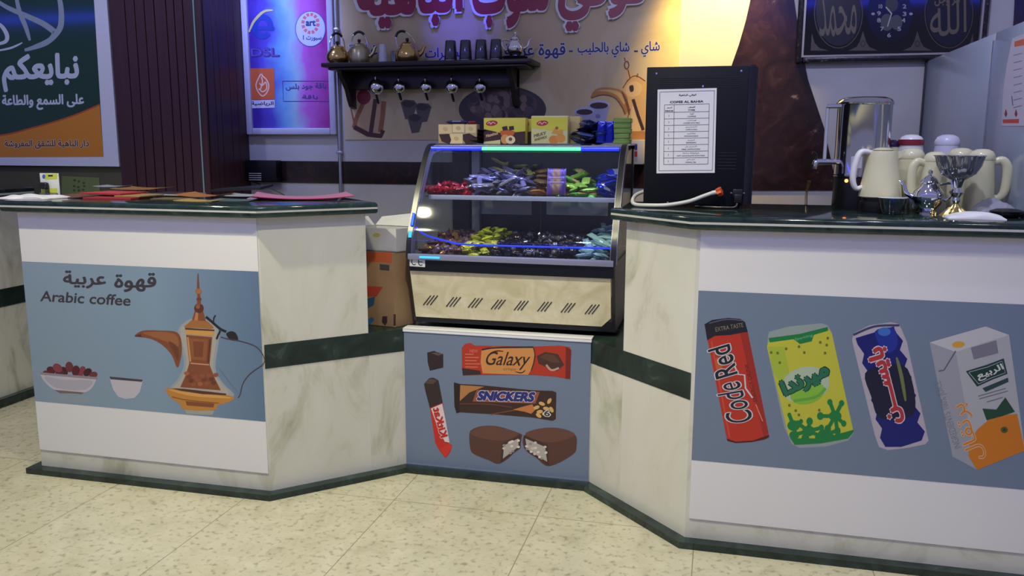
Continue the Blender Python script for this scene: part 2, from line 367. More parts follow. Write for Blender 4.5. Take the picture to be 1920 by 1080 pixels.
# ------------------------------------------------------------------ counters
def offs(poly, d):
    """offset an open 2-D line to its right hand side by d"""
    out = []; n = len(poly)
    for i, p in enumerate(poly):
        ns = []
        for a, b in ((i-1, i), (i, i+1)):
            if a >= 0 and b < n: t = (poly[b]-poly[a]).normalized(); ns.append(Vector((t.y, -t.x)))
        if len(ns) == 1: out.append(p+ns[0]*d)
        else: bi = (ns[0]+ns[1]).normalized(); out.append(p+bi*(d/bi.dot(ns[0])))
    return out
def band(line, d, z0, z1, m):
    o = offs(line, d); return MB().prism([tuple(p) for p in line]+[tuple(p) for p in o[::-1]], m, 'z', z0, z1)
dBC = (Cc-B).normalized(); nBC = Vector((-dBC.y, dBC.x)); dED = (D-E).normalized()
Lb = LT+nBC*.30; Rb = Vector((RT.x+.02, 3.22))
leftpoly = [A, B, LT, Lb, Vector((A.x, Lb.y))]
lc = thing('service_counter', 'left counter of cream marble with an arabic coffee advert on its front', 'counter', (-1.95, 2.85, 0))
MB().prism([tuple(p) for p in leftpoly], MARBLE, 'z', 0, SB).build('marble_body', lc, smooth=0)
band([B, LT], .0015, ZB0, ZB1, GREENB).build('green_band', lc, smooth=0)
band([Vector((A.x, 3.1)), A, B, Cc+(B-Cc)*.06], .04, 0, ZP, GREEN).build('plinth', lc, smooth=20)
rightpoly = [E, F, Vector((F.x, 3.24)), Vector((RT.x, 3.24)), RT]
rc = thing('service_counter', 'right counter of cream marble with the drinks advert on its front', 'counter', (.9, 2.9, 0))
MB().prism([tuple(p) for p in rightpoly], MARBLE, 'z', 0, SB).build('marble_body', rc, smooth=0)
band([RT, E], .0015, ZB0, ZB1, GREENB).build('green_band', rc, smooth=0)
band([D+(E-D)*.06, E, F], .04, 0, ZP, GREEN).build('plinth', rc, smooth=20)
mc = thing('display_counter', 'low marble counter between the two tall counters carrying the glass case', 'counter', (-.81, 3.3, 0))
lowpoly = [LT+dBC*.0002, Cc, D, RT+dED*.0002, Vector((RT.x-.01, 3.75)), Vector((-1.62, 3.75)), Vector((-1.62, Lb.y+.01)), Lb+dBC*.001+nBC*.004]
MB().prism([tuple(p) for p in lowpoly], MARBLE, 'z', 0, ZB0).build('marble_body', mc, smooth=0)
MB().prism([tuple(p) for p in offs(lowpoly[:4], .0015)+lowpoly[4:]], GREENB, 'z', ZB0, ZB1).build('green_top_slab', mc, smooth=0)
band([Cc+(B-Cc)*.06, Cc, D, D+(E-D)*.06], .04, 0, ZP, GREEN).build('plinth', mc, smooth=20)
def slab(name, poly, label, z0=SB, z1=ST):
    t = thing(name, label, 'countertop', (sum(p.x for p in poly)/len(poly), sum(p.y for p in poly)/len(poly), z0))
    h = z1-z0
    def layer(a, b, shr, m, nm):
        bm = bmesh.new(); vs = [bm.verts.new((p.x, p.y, a)) for p in poly]; f = bm.faces.new(vs)
        r = bmesh.ops.extrude_face_region(bm, geom=[f]); top = [g for g in r['geom'] if isinstance(g, bmesh.types.BMVert)]
        for v in top: v.co.z = b
        bmesh.ops.recalc_face_normals(bm, faces=bm.faces)
        if shr:
            zz = b if shr > 0 else a
            ed = [e for e in bm.edges if all(abs(v.co.z-zz) < 1e-6 for v in e.verts)]
            bmesh.ops.bevel(bm, geom=ed, offset=abs(shr), segments=4, profile=.5, affect='EDGES')
        bm.verts.index_update(); MB().bm(bm, m).build(nm, t, smooth=50)
    layer(z0, z0+h*.42, -.010, GREEN, 'lower_slab'); layer(z0+h*.60, z1, .010, GREEN, 'upper_slab')
    c = sum((p for p in poly), Vector((0, 0)))/len(poly)
    mb = MB(); mb.prism([tuple(p+(c-p).normalized()*.001) for p in poly], STRIPE, 'z', z0+h*.42, z0+h*.60); mb.build('white_stripe', t, smooth=0)
    return t
fr = offs([Vector((A.x, 3.1)), A, B, LT+dBC*.035], .04)
slab('countertop', [Vector((fr[0].x, 3.16)), fr[1], fr[2], fr[3], fr[3]+nBC*.36, ], 'dark green marble worktop with a white stripe on the left counter')
fr = offs([RT+dED*.04, E, F], .04)
slab('countertop', [fr[0], fr[1], fr[2], Vector((F.x, 3.26)), Vector((-.335, 3.26)), Vector((-.335, fr[0].y+.03))], 'dark green marble worktop with a white stripe on the right counter')
# counter further back at the far left
fc = thing('service_counter', 'marble counter at the far left edge behind the poster counter', 'counter', (-4.2, 3.0, 0))
MB().box((-5.0, 1.0, 0), (-3.46, 3.58, SB-.02), MARBLE).build('marble_body', fc, smooth=0)
MB().box((-3.46, 1.0, ZB0), (-3.457, 3.575, ZB1), GREENB).build('green_band', fc, smooth=0)
MB().box((-3.46, 1.0, 0), (-3.42, 3.60, ZP+.02), GREEN, .004).build('plinth', fc, smooth=0)
slab('countertop', [Vector((-5, .9)), Vector((-3.42, .9)), Vector((-3.42, 3.61)), Vector((-5, 3.61))], 'short dark green worktop end at the far left behind the blister pack', SB-.02, ST-.005)
# far counter clutter: a small tangle of cord
tag(MB().tube([(-3.75, 3.3, 1.087), (-3.66, 3.32, 1.105), (-3.6, 3.28, 1.112), (-3.53, 3.33, 1.10), (-3.47, 3.36, 1.087)], .005, CREAMP).build('cord'), 'loose pale cord lying on the far left worktop', 'cord')
# glass partition on the right counter
gp = thing('partition', 'blue grey partition panel standing on the right counter below the framed picture', 'partition', (.9, 3.6, ST))
PART = mat('blue_grey_panel', (.40, .47, .55), .22)
MB().box((.9, 3.29, 1.0872), (.912, 4.293, 1.685), PART, .001).build('panel', gp)
MB().box((.9, 2.70, 1.0872), (.912, 3.284, 1.685), PART, .001).build('panel', gp)
MB().box((.894, 3.283, 1.0872), (.914, 3.291, 1.66), ALU).build('joint_strip', gp)
MB().box((.893, 4.275, 1.0), (.918, 4.294, 1.69), DARK).build('corner_post', gp)
MB().box((.892, 2.69, 1.0872), (.916, 2.702, 1.70), mat('deep_blue_edge', (.03, .04, .16), .3)).build('edge_strip', gp)
# ------------------------------------------------------------------ advertisements
LS = Sheet((0, YF-.0045, 0), (0, -1, 0)); CS = Sheet((0, YC-.0045, 0), (0, -1, 0))
TXA = ink(62, 60, 66); PBLUE = ink(116, 139, 158, .38)
def zy(px, z, Y=YF): return px
# left: coffee pot advert
ad = thing('advert_panel', 'white counter panel with a printed brass coffee pot and dates bowl', 'advert', (-2.08, YF, ZW))
MB().box((A.x+.002, YF-.004, ZW), (B.x-.006, YF, SB-.003), WHITEP).build('panel', ad, smooth=0)
mb = MB(); 
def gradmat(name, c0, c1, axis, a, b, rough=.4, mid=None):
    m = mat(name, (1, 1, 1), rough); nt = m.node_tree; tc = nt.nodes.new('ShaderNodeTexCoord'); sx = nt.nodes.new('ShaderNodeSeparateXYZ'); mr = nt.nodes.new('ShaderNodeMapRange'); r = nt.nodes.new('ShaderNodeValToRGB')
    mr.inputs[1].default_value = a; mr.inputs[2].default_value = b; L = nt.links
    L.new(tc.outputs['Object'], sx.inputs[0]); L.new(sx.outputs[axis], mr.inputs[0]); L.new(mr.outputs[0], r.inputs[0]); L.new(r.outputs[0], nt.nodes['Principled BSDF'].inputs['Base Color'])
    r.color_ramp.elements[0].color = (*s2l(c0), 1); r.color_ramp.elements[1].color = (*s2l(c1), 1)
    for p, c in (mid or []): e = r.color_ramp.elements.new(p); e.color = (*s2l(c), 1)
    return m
ax0, ax1 = A.x+.002, B.x-.006
def rectY(mb, x0, x1, z0, z1, Y, m): mb.face([(x0, Y, z0), (x1, Y, z0), (x1, Y, z1), (x0, Y, z1)], m)
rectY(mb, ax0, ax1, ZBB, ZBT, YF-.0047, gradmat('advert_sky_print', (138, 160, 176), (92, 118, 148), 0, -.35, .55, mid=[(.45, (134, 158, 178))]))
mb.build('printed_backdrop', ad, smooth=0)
def word(sheet, par, *a, nm='lettering', **k): t = MB(); sheet.text(t, *a, **k); return t.build(nm, par, smooth=0)
t = MB(); LS.text(t, 'قهوة', (214, 548), (293, 547), (214, 513), TXA, 2, .03); t.build('lettering', ad, smooth=0); t = MB(); LS.text(t, 'عربية', (118, 540), (199, 542), (118, 507), TXA, 2, .03); t.build('lettering', ad, smooth=0)
word(LS, ad, 'Arabic coffee', (75, 565), (244, 574), (77, 545), TXA, 2, .02)
p = MB(); BR = [ink(168, 112, 62), ink(136, 78, 48), ink(196, 134, 62), ink(92, 52, 40), ink(205, 160, 110), ink(40, 36, 40), ink(190, 178, 160)]
GL1, GL2 = ink(158, 164, 168), ink(178, 172, 160)
LS.spoly(p, [(333, 625), (345, 605), (362, 597), (384, 598), (402, 606), (411, 630), (404, 690), (418, 718), (438, 744), (372, 752), (314, 738), (332, 712), (345, 680)], GL1, 2)
LS.spoly(p, [(338, 625), (348, 608), (374, 600), (398, 610), (406, 630), (399, 690), (412, 716), (428, 740), (372, 746), (322, 734), (338, 712), (350, 680)], GL2, 2)
LS.poly(p, [(349, 628), (398, 632), (393, 684), (404, 712), (414, 732), (338, 726), (348, 704), (355, 681)], BR[1], 3); LS.poly(p, [(354, 634), (390, 637), (386, 676), (358, 674)], ink(150, 92, 56), 4)
LS.poly(p, [(362, 640), (382, 641), (380, 670), (364, 669)], ink(128, 72, 46), 4); LS.line(p, [(352, 632), (357, 678)], 3, ink(206, 150, 92), 4, False); LS.line(p, [(394, 636), (390, 680)], 3, ink(96, 54, 40), 4, False); LS.line(p, [(357, 681), (392, 684)], 2.4, ink(206, 150, 110), 4, False)
for k in range(14): LS.blob(p, 350+k*4.2, 700+(k*7) % 22, 5, 4, ink(*random.choice([(150, 84, 60), (122, 66, 46), (166, 98, 66), (108, 58, 42)])), 4, 10)
LS.spoly(p, [(312, 728), (340, 731), (390, 736), (438, 744), (428, 754), (408, 760), (405, 768), (372, 770), (341, 766), (338, 758), (318, 744)], BR[2], 3); LS.spoly(p, [(314, 730), (345, 734), (400, 740), (434, 746), (400, 746), (350, 741)], ink(220, 164, 90), 4)
LS.poly(p, [(322, 728), (345, 729), (424, 738), (424, 741), (380, 739), (340, 733)], BR[3], 5); LS.poly(p, [(348, 752), (402, 757), (400, 764), (350, 760)], BR[1], 5); LS.poly(p, [(346, 768), (402, 770), (398, 778), (350, 776)], ink(168, 166, 150), 2); LS.line(p, [(322, 744), (350, 750), (410, 756)], 2, ink(150, 96, 44), 5)
LS.poly(p, [(347, 616), (402, 620), (400, 630), (349, 627)], ink(214, 158, 84), 5); LS.poly(p, [(347, 615), (402, 618), (402, 621), (347, 618)], BR[3], 6)
LS.spoly(p, [(346, 614), (354, 605), (364, 598), (382, 599), (393, 606), (400, 616), (372, 615)], BR[0], 4); LS.poly(p, [(360, 600), (366, 580), (380, 580), (386, 602)], BR[1], 5); LS.poly(p, [(364, 600), (368, 582), (372, 582), (371, 601)], ink(190, 132, 84), 5)
LS.blob(p, 373, 578, 9, 9, BR[3], 6); LS.blob(p, 371, 575, 4, 4, ink(150, 96, 66), 6, 12); LS.poly(p, [(369, 572), (370, 550), (375, 550), (377, 572)], BR[1], 6); LS.blob(p, 373, 561, 5, 3, ink(110, 66, 48), 6, 12); LS.blob(p, 372, 546, 6, 5, BR[0], 7); LS.poly(p, [(369, 542), (370, 514), (372, 512), (374, 542)], ink(120, 76, 62), 6)
LS.spoly(p, [(252, 630), (268, 620), (300, 620), (333, 624), (341, 650), (338, 676), (332, 689), (322, 666), (306, 648), (285, 636), (264, 632)], BR[1], 5); LS.spoly(p, [(268, 624), (300, 622), (330, 628), (334, 650), (310, 640), (285, 631)], ink(158, 100, 64), 6); LS.poly(p, [(252, 630), (264, 626), (266, 632)], BR[3], 6); LS.spoly(p, [(316, 640), (334, 652), (334, 676), (326, 662)], ink(112, 64, 44), 6)
LS.line(p, [(386, 594), (398, 604), (412, 616), (424, 622)], 4.5, BR[5], 6); LS.line(p, [(400, 604), (401, 596), (404, 591)], 2.5, BR[5], 6, False); LS.spoly(p, [(424, 626), (434, 621), (443, 626), (446, 638), (432, 637)], BR[5], 6); LS.line(p, [(406, 636), (409, 628), (413, 620)], 3.5, BR[5], 6, False)
LS.line(p, [(414, 632), (430, 636), (452, 640), (480, 650), (494, 668), (494, 682), (470, 700), (456, 718), (450, 740), (446, 746)], 1.8, ink(80, 66, 70), 6); LS.line(p, [(410, 690), (430, 716), (448, 738)], 1.2, ink(120, 128, 140), 6)
p.build('printed_coffee_pot', ad, smooth=0)
p = MB(); BW = ink(196, 192, 200); 
LS.spoly(p, [(94, 742), (130, 741), (168, 744), (160, 754), (120, 752)], ink(148, 160, 172), 1); LS.poly(p, [(74, 699), (182, 708), (178, 718), (172, 728), (164, 734), (150, 739), (130, 739), (112, 736), (98, 729), (88, 721), (80, 711)], BW, 2); LS.spoly(p, [(84, 706), (120, 712), (172, 714), (160, 730), (120, 730), (96, 722)], ink(178, 174, 186), 3); LS.poly(p, [(102, 731), (158, 736), (152, 739), (112, 737)], ink(120, 104, 96), 3)
for i, (x, y, r) in enumerate([(86, 699, 6), (96, 694, 9), (108, 690, 10), (120, 696, 9), (130, 688, 10), (142, 695, 10), (154, 694, 8), (164, 698, 9), (175, 703, 8), (112, 699, 8), (148, 702, 8)]): LS.blob(p, x, y, r, r*.75, [ink(112, 52, 62), ink(88, 34, 44), ink(136, 62, 72), ink(70, 28, 36)][i % 4], 3+i % 3, 12, 20*i)
LS.poly(p, [(74, 698), (182, 707), (181, 711), (76, 702)], ink(150, 140, 148), 7); p.build('printed_dates_bowl', ad, smooth=0)
p = MB(); LS.spoly(p, [(220, 752), (240, 751), (258, 754), (250, 763), (228, 761)], ink(152, 163, 174), 1); LS.poly(p, [(205, 707), (268, 713), (262, 735), (252, 746), (236, 748), (222, 744), (212, 730)], BW, 2); LS.poly(p, [(205, 706), (268, 712), (266, 716), (207, 711)], ink(74, 66, 76), 3); p.build('printed_cup', ad, smooth=0)
# centre: chocolate bars advert
ad = thing('advert_panel', 'slate blue panel with printed chocolate bars below the glass case', 'advert', (-.81, YC, ZP))
MB().box((Cc.x+.003, YC-.004, ZP+.002), (D.x-.003, YC, ZB1+.004), mat('slate_blue_print', s2l((112, 127, 152)), .35)).build('panel', ad, smooth=0)
MB().box((Cc.x, YC-.008, ZB1+.001), (D.x, YC+.05, ZB1+.006), mat('white_metal_trim', (.78, .78, .82), .3), .001).box((Cc.x, YC-.008, ZB1-.008), (D.x, YC-.004, ZB1+.003), MATS['white_metal_trim']).build('metal_edge_trim', ad)
MB().box((Cc.x+.003, YC-.010, ZP), (D.x-.003, YC-.004, ZP+.004), ALU).build('metal_edge_trim', ad)
p = MB(); RED = ink(176, 52, 32); DK = ink(52, 36, 34); CH = ink(72, 46, 38); TAN = ink(205, 140, 78)
CS.poly(p, [(866, 652), (872, 645), (882, 643), (890, 648), (1000, 650), (1050, 648), (1068, 651), (1071, 658), (1069, 711), (1040, 706), (1000, 703), (900, 703), (868, 704), (866, 690)], RED, 2); CS.poly(p, [(1061, 650), (1071, 656), (1069, 711), (1060, 710)], ink(120, 34, 24), 3); CS.poly(p, [(866, 690), (900, 695), (902, 702), (868, 704)], DK, 3)
CS.poly(p, [(903, 655), (925, 650), (1000, 650), (1002, 665), (998, 690), (990, 703), (905, 700), (901, 680)], TAN, 4); CS.line(p, [(903, 656), (930, 652), (1000, 651)], 3, DK, 5); CS.line(p, [(1000, 651), (1003, 670), (996, 695)], 2, DK, 5)
for k in range(5): CS.line(p, [(872, 664+k*6), (872+[16, 26, 22, 28, 24][k], 664.4+k*6)], 2, ink(205, 110, 90), 4, False)
CS.text(p, 'Galaxy', (905, 692), (986, 694), (916, 659), ink(48, 28, 24), 6, .006); CS.line(p, [(914, 668), (922, 661), (934, 658), (944, 659)], 2.4, ink(48, 28, 24), 6, True, True); CS.line(p, [(985, 694), (978, 699), (966, 697)], 2, ink(48, 28, 24), 6, True, True); CS.text(p, 'NEW', (881, 661), (896, 661.5), (881, 655), ink(220, 120, 100), 4); CS.text(p, 'crispy', (944, 696), (968, 696.5), (944, 689), ink(140, 90, 50), 6)
CS.poly(p, [(1006, 668), (1022, 660), (1046, 664), (1058, 684), (1044, 696), (1028, 690), (1010, 682)], CH, 4); CS.poly(p, [(1012, 670), (1024, 663), (1040, 666), (1050, 680), (1036, 680)], ink(94, 60, 48), 5); CS.line(p, [(1024, 684), (1034, 694), (1048, 690)], 4, ink(190, 150, 140), 6)
p.build('printed_chocolate_bar', ad, smooth=0, ).__setitem__('label', 'red wrapped bar')
p = MB(); NV = ink(40, 44, 120)
CS.poly(p, [(851, 717), (862, 720), (900, 722), (1000, 732), (1036, 733), (1043, 736), (1042, 786), (1036, 789), (1000, 783), (930, 777), (862, 773), (856, 775), (852, 762)], ink(58, 36, 34), 2); CS.poly(p, [(863, 722), (908, 725), (880, 736), (862, 752)], ink(178, 122, 70), 3)
CS.poly(p, [(851, 717), (862, 720), (862, 773), (856, 775), (852, 762)], ink(34, 26, 28), 3); CS.line(p, [(862, 757), (920, 758), (960, 764)], 2, ink(96, 60, 48), 3); CS.line(p, [(920, 777), (970, 768), (985, 765)], 2, ink(120, 70, 44), 3)
CS.poly(p, [(894, 731), (1012, 735), (1004, 757), (886, 753)], ink(150, 80, 60), 4); CS.outlined(p, 'SNICKERS', (893, 751), (1000, 754), (898, 732.5), NV, ink(205, 205, 212), 5, .07, .05)
CS.poly(p, [(962, 768), (982, 762), (998, 758), (1004, 768), (996, 776), (984, 772)], ink(196, 120, 70), 4)
for x, y, r in [(1016, 757, 20), (1030, 752, -60), (1006, 764, -20), (1024, 766, 10), (1012, 772, -10), (1010, 779, 35), (1034, 768, 60), (1022, 776, 0)]: CS.blob(p, x, y, 6, 3.4, ink(214, 172, 104), 5, 14, r)
CS.outlined(p, '6', (1020, 780), (1031, 781), (1020.5, 769), ink(70, 60, 60), ink(215, 215, 215), 6, .03, .09); p.build('printed_chocolate_bar', ad, smooth=0).__setitem__('label', 'dark brown wrapped bar')
p = MB(); CS.poly(p, [(801, 661), (814, 658), (818, 660), (831, 664), (831, 689), (806, 695), (802, 680)], ink(44, 32, 36), 2); CS.poly(p, [(808, 662), (818, 661), (830, 664), (822, 667)], ink(92, 76, 76), 3); p.build('printed_chocolate_piece', ad, smooth=0)
p = MB(); CS.poly(p, [(795, 720), (805, 709), (812, 708), (822, 713), (830, 755), (806, 765), (798, 735)], ink(50, 38, 38), 2); CS.poly(p, [(797, 719), (806, 710), (820, 713), (812, 720)], ink(84, 66, 62), 3)
CS.poly(p, [(806, 765), (830, 755), (842, 832), (848, 835), (844, 848), (835, 859), (822, 842), (816, 830)], ink(196, 40, 34), 2); CS.poly(p, [(808, 766), (829, 757), (834, 780), (843, 830), (834, 828), (820, 800)], ink(220, 205, 210), 3)
CS.outlined(p, 'KitKat', (826, 822), (811, 766), (840, 818), ink(190, 40, 36), ink(214, 205, 210), 4, .05, .05); CS.poly(p, [(824, 842), (842, 832), (848, 836), (836, 858)], ink(214, 48, 40), 4); p.build('printed_chocolate_finger', ad, smooth=0)
for nm, o1, o2, o3, o4 in (('l', [(880, 815), (886, 805), (905, 799), (935, 800), (975, 813), (978, 820), (970, 842), (938, 869), (915, 862), (890, 852), (882, 842)], [(882, 812), (905, 800), (935, 801), (972, 813), (945, 826), (905, 822)], [(941, 832), (976, 815), (976, 840), (938, 868)], [(945, 835), (972, 822), (972, 838), (943, 860)]), ('r', [(982, 818), (1010, 804), (1050, 803), (1078, 815), (1081, 835), (1074, 852), (1030, 874), (1005, 858), (984, 842)], [(985, 815), (1010, 804), (1050, 803), (1078, 816), (1030, 830)], [(982, 816), (1027, 834), (1029, 873), (984, 843)], [(985, 822), (1022, 838), (1026, 866), (988, 842)])):
    p = MB(); CS.spoly(p, o1, ink(88, 56, 48), 2); CS.spoly(p, o2, ink(104, 68, 58), 3); CS.poly(p, o3, ink(66, 44, 44), 4); CS.poly(p, o4, ink(180, 172, 164), 5)
    for k in range(16): a, b = random.choice(o4); c, d = random.choice(o4); u = random.random()*.6+.2; CS.blob(p, a+(c-a)*u, b+(d-b)*u, 3, 2.4, ink(*random.choice([(205, 198, 190), (150, 144, 140), (220, 215, 210)])), 6, 8)
    p.build('printed_coconut_bar_half', ad, smooth=0)
# right: drinks advert
ad = thing('advert_panel', 'white counter panel with printed cans and a juice carton on slate blue', 'advert', (1.05, YF, ZW))
rx0, rx1 = E.x+.012, F.x-.02
MB().box((rx0, YF-.004, ZW), (rx1, YF, SB-.003), WHITEP).build('panel', ad, smooth=0)
p = MB(); rectY(p, rx0, rx1, ZBB, ZBT, YF-.0047, mat('slate_print_right', s2l((116, 132, 152)), .38)); p.build('printed_backdrop', ad, smooth=0)
p = MB(); RC = ink(190, 52, 36); BK = ink(30, 30, 42); WH = ink(205, 205, 205)
LS.poly(p, [(1321, 608), (1335, 600), (1365, 596), (1388, 598), (1397, 604), (1442, 818), (1434, 824), (1410, 829), (1380, 831), (1364, 827), (1361, 815)], RC, 2); LS.poly(p, [(1321, 608), (1335, 600), (1365, 596), (1388, 598), (1397, 604), (1402, 622), (1370, 628), (1340, 630), (1326, 638)], BK, 3)
LS.poly(p, [(1362, 822), (1380, 828), (1412, 826), (1442, 815), (1442, 820), (1434, 824), (1410, 829), (1380, 831), (1364, 827)], ink(84, 24, 22), 3); LS.line(p, [(1330, 606), (1362, 599), (1392, 601)], 2, ink(90, 90, 104), 4); LS.text(p, 'EXTRA TASTE', (1342, 622), (1394, 613), (1341, 614), ink(140, 130, 110), 4)
LS.poly(p, [(1388, 626), (1402, 622), (1441, 812), (1432, 820)], ink(160, 44, 34), 3); LS.line(p, [(1334, 640), (1368, 820)], 3, ink(208, 74, 54), 3, False); LS.blob(p, 1348, 684, 6, 14, ink(196, 96, 40), 4, 20, -12); LS.outlined(p, 'Code', (1414, 788), (1386, 714), (1366, 796), BK, WH, 5, .0, .04); LS.outlined(p, 'Red', (1384, 700), (1368, 644), (1343, 712), BK, WH, 5, .01, .04)
LS.line(p, [(1370, 668), (1384, 702), (1396, 703), (1398, 728), (1411, 746)], 3, WH, 4, False); LS.line(p, [(1417, 758), (1430, 790)], 2, ink(226, 130, 110), 4, False); LS.text(p, 'ENERGY DRINK', (1420, 752), (1402, 680), (1413, 754), ink(110, 30, 26), 4)
p.build('printed_drink_can', ad, smooth=0).__setitem__('label', 'red can with a black top')
p = MB(); YL = ink(196, 194, 62); GN = ink(24, 126, 62); LG = ink(134, 190, 62)
LS.poly(p, [(1440, 630), (1442, 622), (1480, 612), (1540, 606), (1552, 610), (1560, 624), (1566, 660), (1601, 812), (1590, 826), (1550, 837), (1500, 840), (1484, 832), (1470, 800), (1438, 652)], ink(150, 162, 160), 2)
LS.poly(p, [(1443, 634), (1500, 626), (1552, 614), (1560, 626), (1600, 808), (1590, 820), (1540, 829), (1490, 832), (1478, 815), (1438, 650)], YL, 3); LS.poly(p, [(1441, 634), (1500, 626), (1552, 613), (1553, 620), (1526, 628), (1522, 640), (1500, 645), (1488, 636), (1443, 642)], GN, 4); LS.text(p, 'Sparkling', (1491, 640), (1524, 632), (1490, 634), ink(120, 190, 140), 5)
LS.poly(p, [(1440, 650), (1470, 650), (1480, 700), (1465, 720), (1450, 700)], ink(170, 190, 60), 4); LS.blob(p, 1510, 722, 46, 34, ink(178, 196, 168), 4, 28, -14); LS.blob(p, 1514, 737, 33, 20, LG, 5, 26, -16); LS.line(p, [(1488, 752), (1530, 744), (1548, 728)], 5, ink(100, 170, 62), 6)
LS.outlined(p, 'ميرندا', (1474, 752), (1560, 710), (1460, 716), ink(38, 112, 80), ink(20, 62, 52), 6, .06, .05)
for x, y in [(1474, 654), (1498, 650), (1508, 661), (1538, 642), (1550, 647), (1552, 634), (1458, 662), (1547, 662), (1446, 661), (1462, 680), (1492, 770), (1536, 769), (1498, 778), (1480, 760)]: LS.blob(p, x, y, 2.6, 2.8, ink(110, 116, 40), 5, 10)
def splat(cx, cy, arms):
    LS.blob(p, cx, cy, 12, 10, GN, 6, 14)
    for dx, dy, r in arms: LS.line(p, [(cx, cy), (cx+dx*.5, cy+dy*.5), (cx+dx, cy+dy)], 7, GN, 6); LS.blob(p, cx+dx, cy+dy, r*1.25, r*1.5, GN, 6, 12)
splat(1566, 780, [(-10, -26, 4), (12, -24, 4), (-28, 0, 5), (16, 14, 4), (-14, 24, 5), (4, 28, 5)]); splat(1516, 808, [(-20, -14, 4), (2, -18, 5), (24, -6, 4), (-30, 8, 5), (-6, 14, 6), (28, 12, 5)]); splat(1488, 798, [(-8, -20, 3), (14, -8, 3), (4, 18, 5)]); splat(1545, 815, [(-12, 6, 4), (14, 4, 4), (26, -8, 4)])
LS.poly(p, [(1482, 822), (1540, 822), (1600, 806), (1600, 810), (1590, 822), (1540, 831), (1490, 834)], GN, 6); p.build('printed_drink_can', ad, smooth=0).__setitem__('label', 'yellow and green lime can')
p = MB(); NB = ink(20, 26, 110); ND = ink(20, 22, 52)
LS.poly(p, [(1598, 634), (1602, 624), (1630, 610), (1670, 604), (1684, 607), (1690, 616), (1700, 640), (1741, 826), (1735, 833), (1700, 840), (1665, 844), (1648, 838), (1640, 815), (1598, 640)], ink(182, 172, 184), 2)
l = [(1604, 634)]; 
for k in range(11): l.append((1611+k*4.2+(5 if k % 2 else -3), 646+k*17.5))
r_ = [(1676, 612)]
for k in range(12): r_.append((1683+k*4.1+(6 if k % 2 else -4), 622+k*17))
LS.poly(p, l+[(1660, 838), (1690, 838), (1728, 826)]+r_[::-1], NB, 3); LS.spoly(p, [(1622, 700), (1660, 684), (1702, 692), (1716, 770), (1680, 786), (1646, 780), (1634, 745)], ND, 4); LS.spoly(p, [(1640, 622), (1676, 616), (1682, 650), (1660, 660)], ink(30, 48, 150), 4); LS.line(p, [(1600, 628), (1640, 612), (1686, 610)], 4, ink(60, 62, 100), 4); LS.blob(p, 1658, 622, 12, 8, ink(60, 110, 190), 4)
LS.line(p, [(1681, 670), (1690, 705), (1698, 752)], 7, ink(110, 120, 70), 5, True, True)
LS.outlined(p, 'بايســـن', (1698, 790), (1662, 646), (1660, 799), ink(176, 52, 58), ink(214, 196, 206), 6, .05, .05); p.build('printed_drink_can', ad, smooth=0).__setitem__('label', 'navy can with zigzag edges')
p = MB(); CW = ink(176, 178, 180)
LS.poly(p, [(1743, 642), (1848, 612), (1892, 628), (1922, 845), (1832, 881), (1786, 856)], CW, 2); LS.poly(p, [(1743, 642), (1848, 612), (1892, 628), (1792, 660)], ink(196, 196, 196), 3); LS.poly(p, [(1743, 642), (1792, 660), (1832, 881), (1786, 856)], ink(158, 160, 168), 3)
LS.blob(p, 1797, 646, 12, 6, ink(214, 160, 60), 4, 20, -4); LS.poly(p, [(1820, 652), (1868, 638), (1872, 662), (1826, 674)], ink(126, 124, 136), 4); LS.line(p, [(1792, 658), (1770, 694), (1760, 696)], 2.5, ink(96, 98, 104), 4, False)
LS.poly(p, [(1811, 696), (1850, 684), (1882, 672), (1889, 701), (1860, 712), (1832, 725)], ink(22, 58, 52), 4); LS.ring(p, 1851, 699, 1, 1, .5, WH, 5) ; LS.text(p, 'الربيع', (1836, 716), (1886, 697), (1828, 700), ink(205, 208, 205), 6, .03); LS.line(p, [(1816, 698), (1852, 688), (1879, 677), (1885, 699), (1858, 709), (1835, 720), (1816, 698)], 1.2, ink(170, 180, 176), 5, False); LS.poly(p, [(1842, 728), (1890, 708), (1891, 716), (1848, 735)], ink(40, 70, 64), 4)
for i, (a, b, c, d) in enumerate([(1836, 748, 1890, 733), (1834, 743, 1886, 728), (1850, 754, 1880, 745)]): LS.line(p, [(a, b), (c, d)], 1.6, ink(110, 116, 116), 4, False)
LS.poly(p, [(1842, 766), (1868, 768), (1885, 745), (1903, 772), (1880, 780), (1850, 788)], ink(30, 72, 50), 5); LS.poly(p, [(1818, 830), (1832, 806), (1855, 786), (1885, 778), (1907, 776), (1922, 845), (1832, 881), (1816, 856)], ink(208, 122, 30), 4); LS.blob(p, 1883, 806, 7, 6, ink(90, 90, 40), 6, 12); LS.blob(p, 1883, 806, 3, 2.5, ink(50, 60, 30), 7, 10)
LS.outlined(p, 'برتقال', (1851, 856), (1814, 752), (1818, 868), ink(208, 128, 50), ink(222, 186, 150), 6, .0, .03)
LS.text(p, 'INGREDIENTS 100% JUICE', (1806, 838), (1767, 712), (1790, 843), ink(128, 130, 140), 5)
p.build('printed_juice_carton', ad, smooth=0)
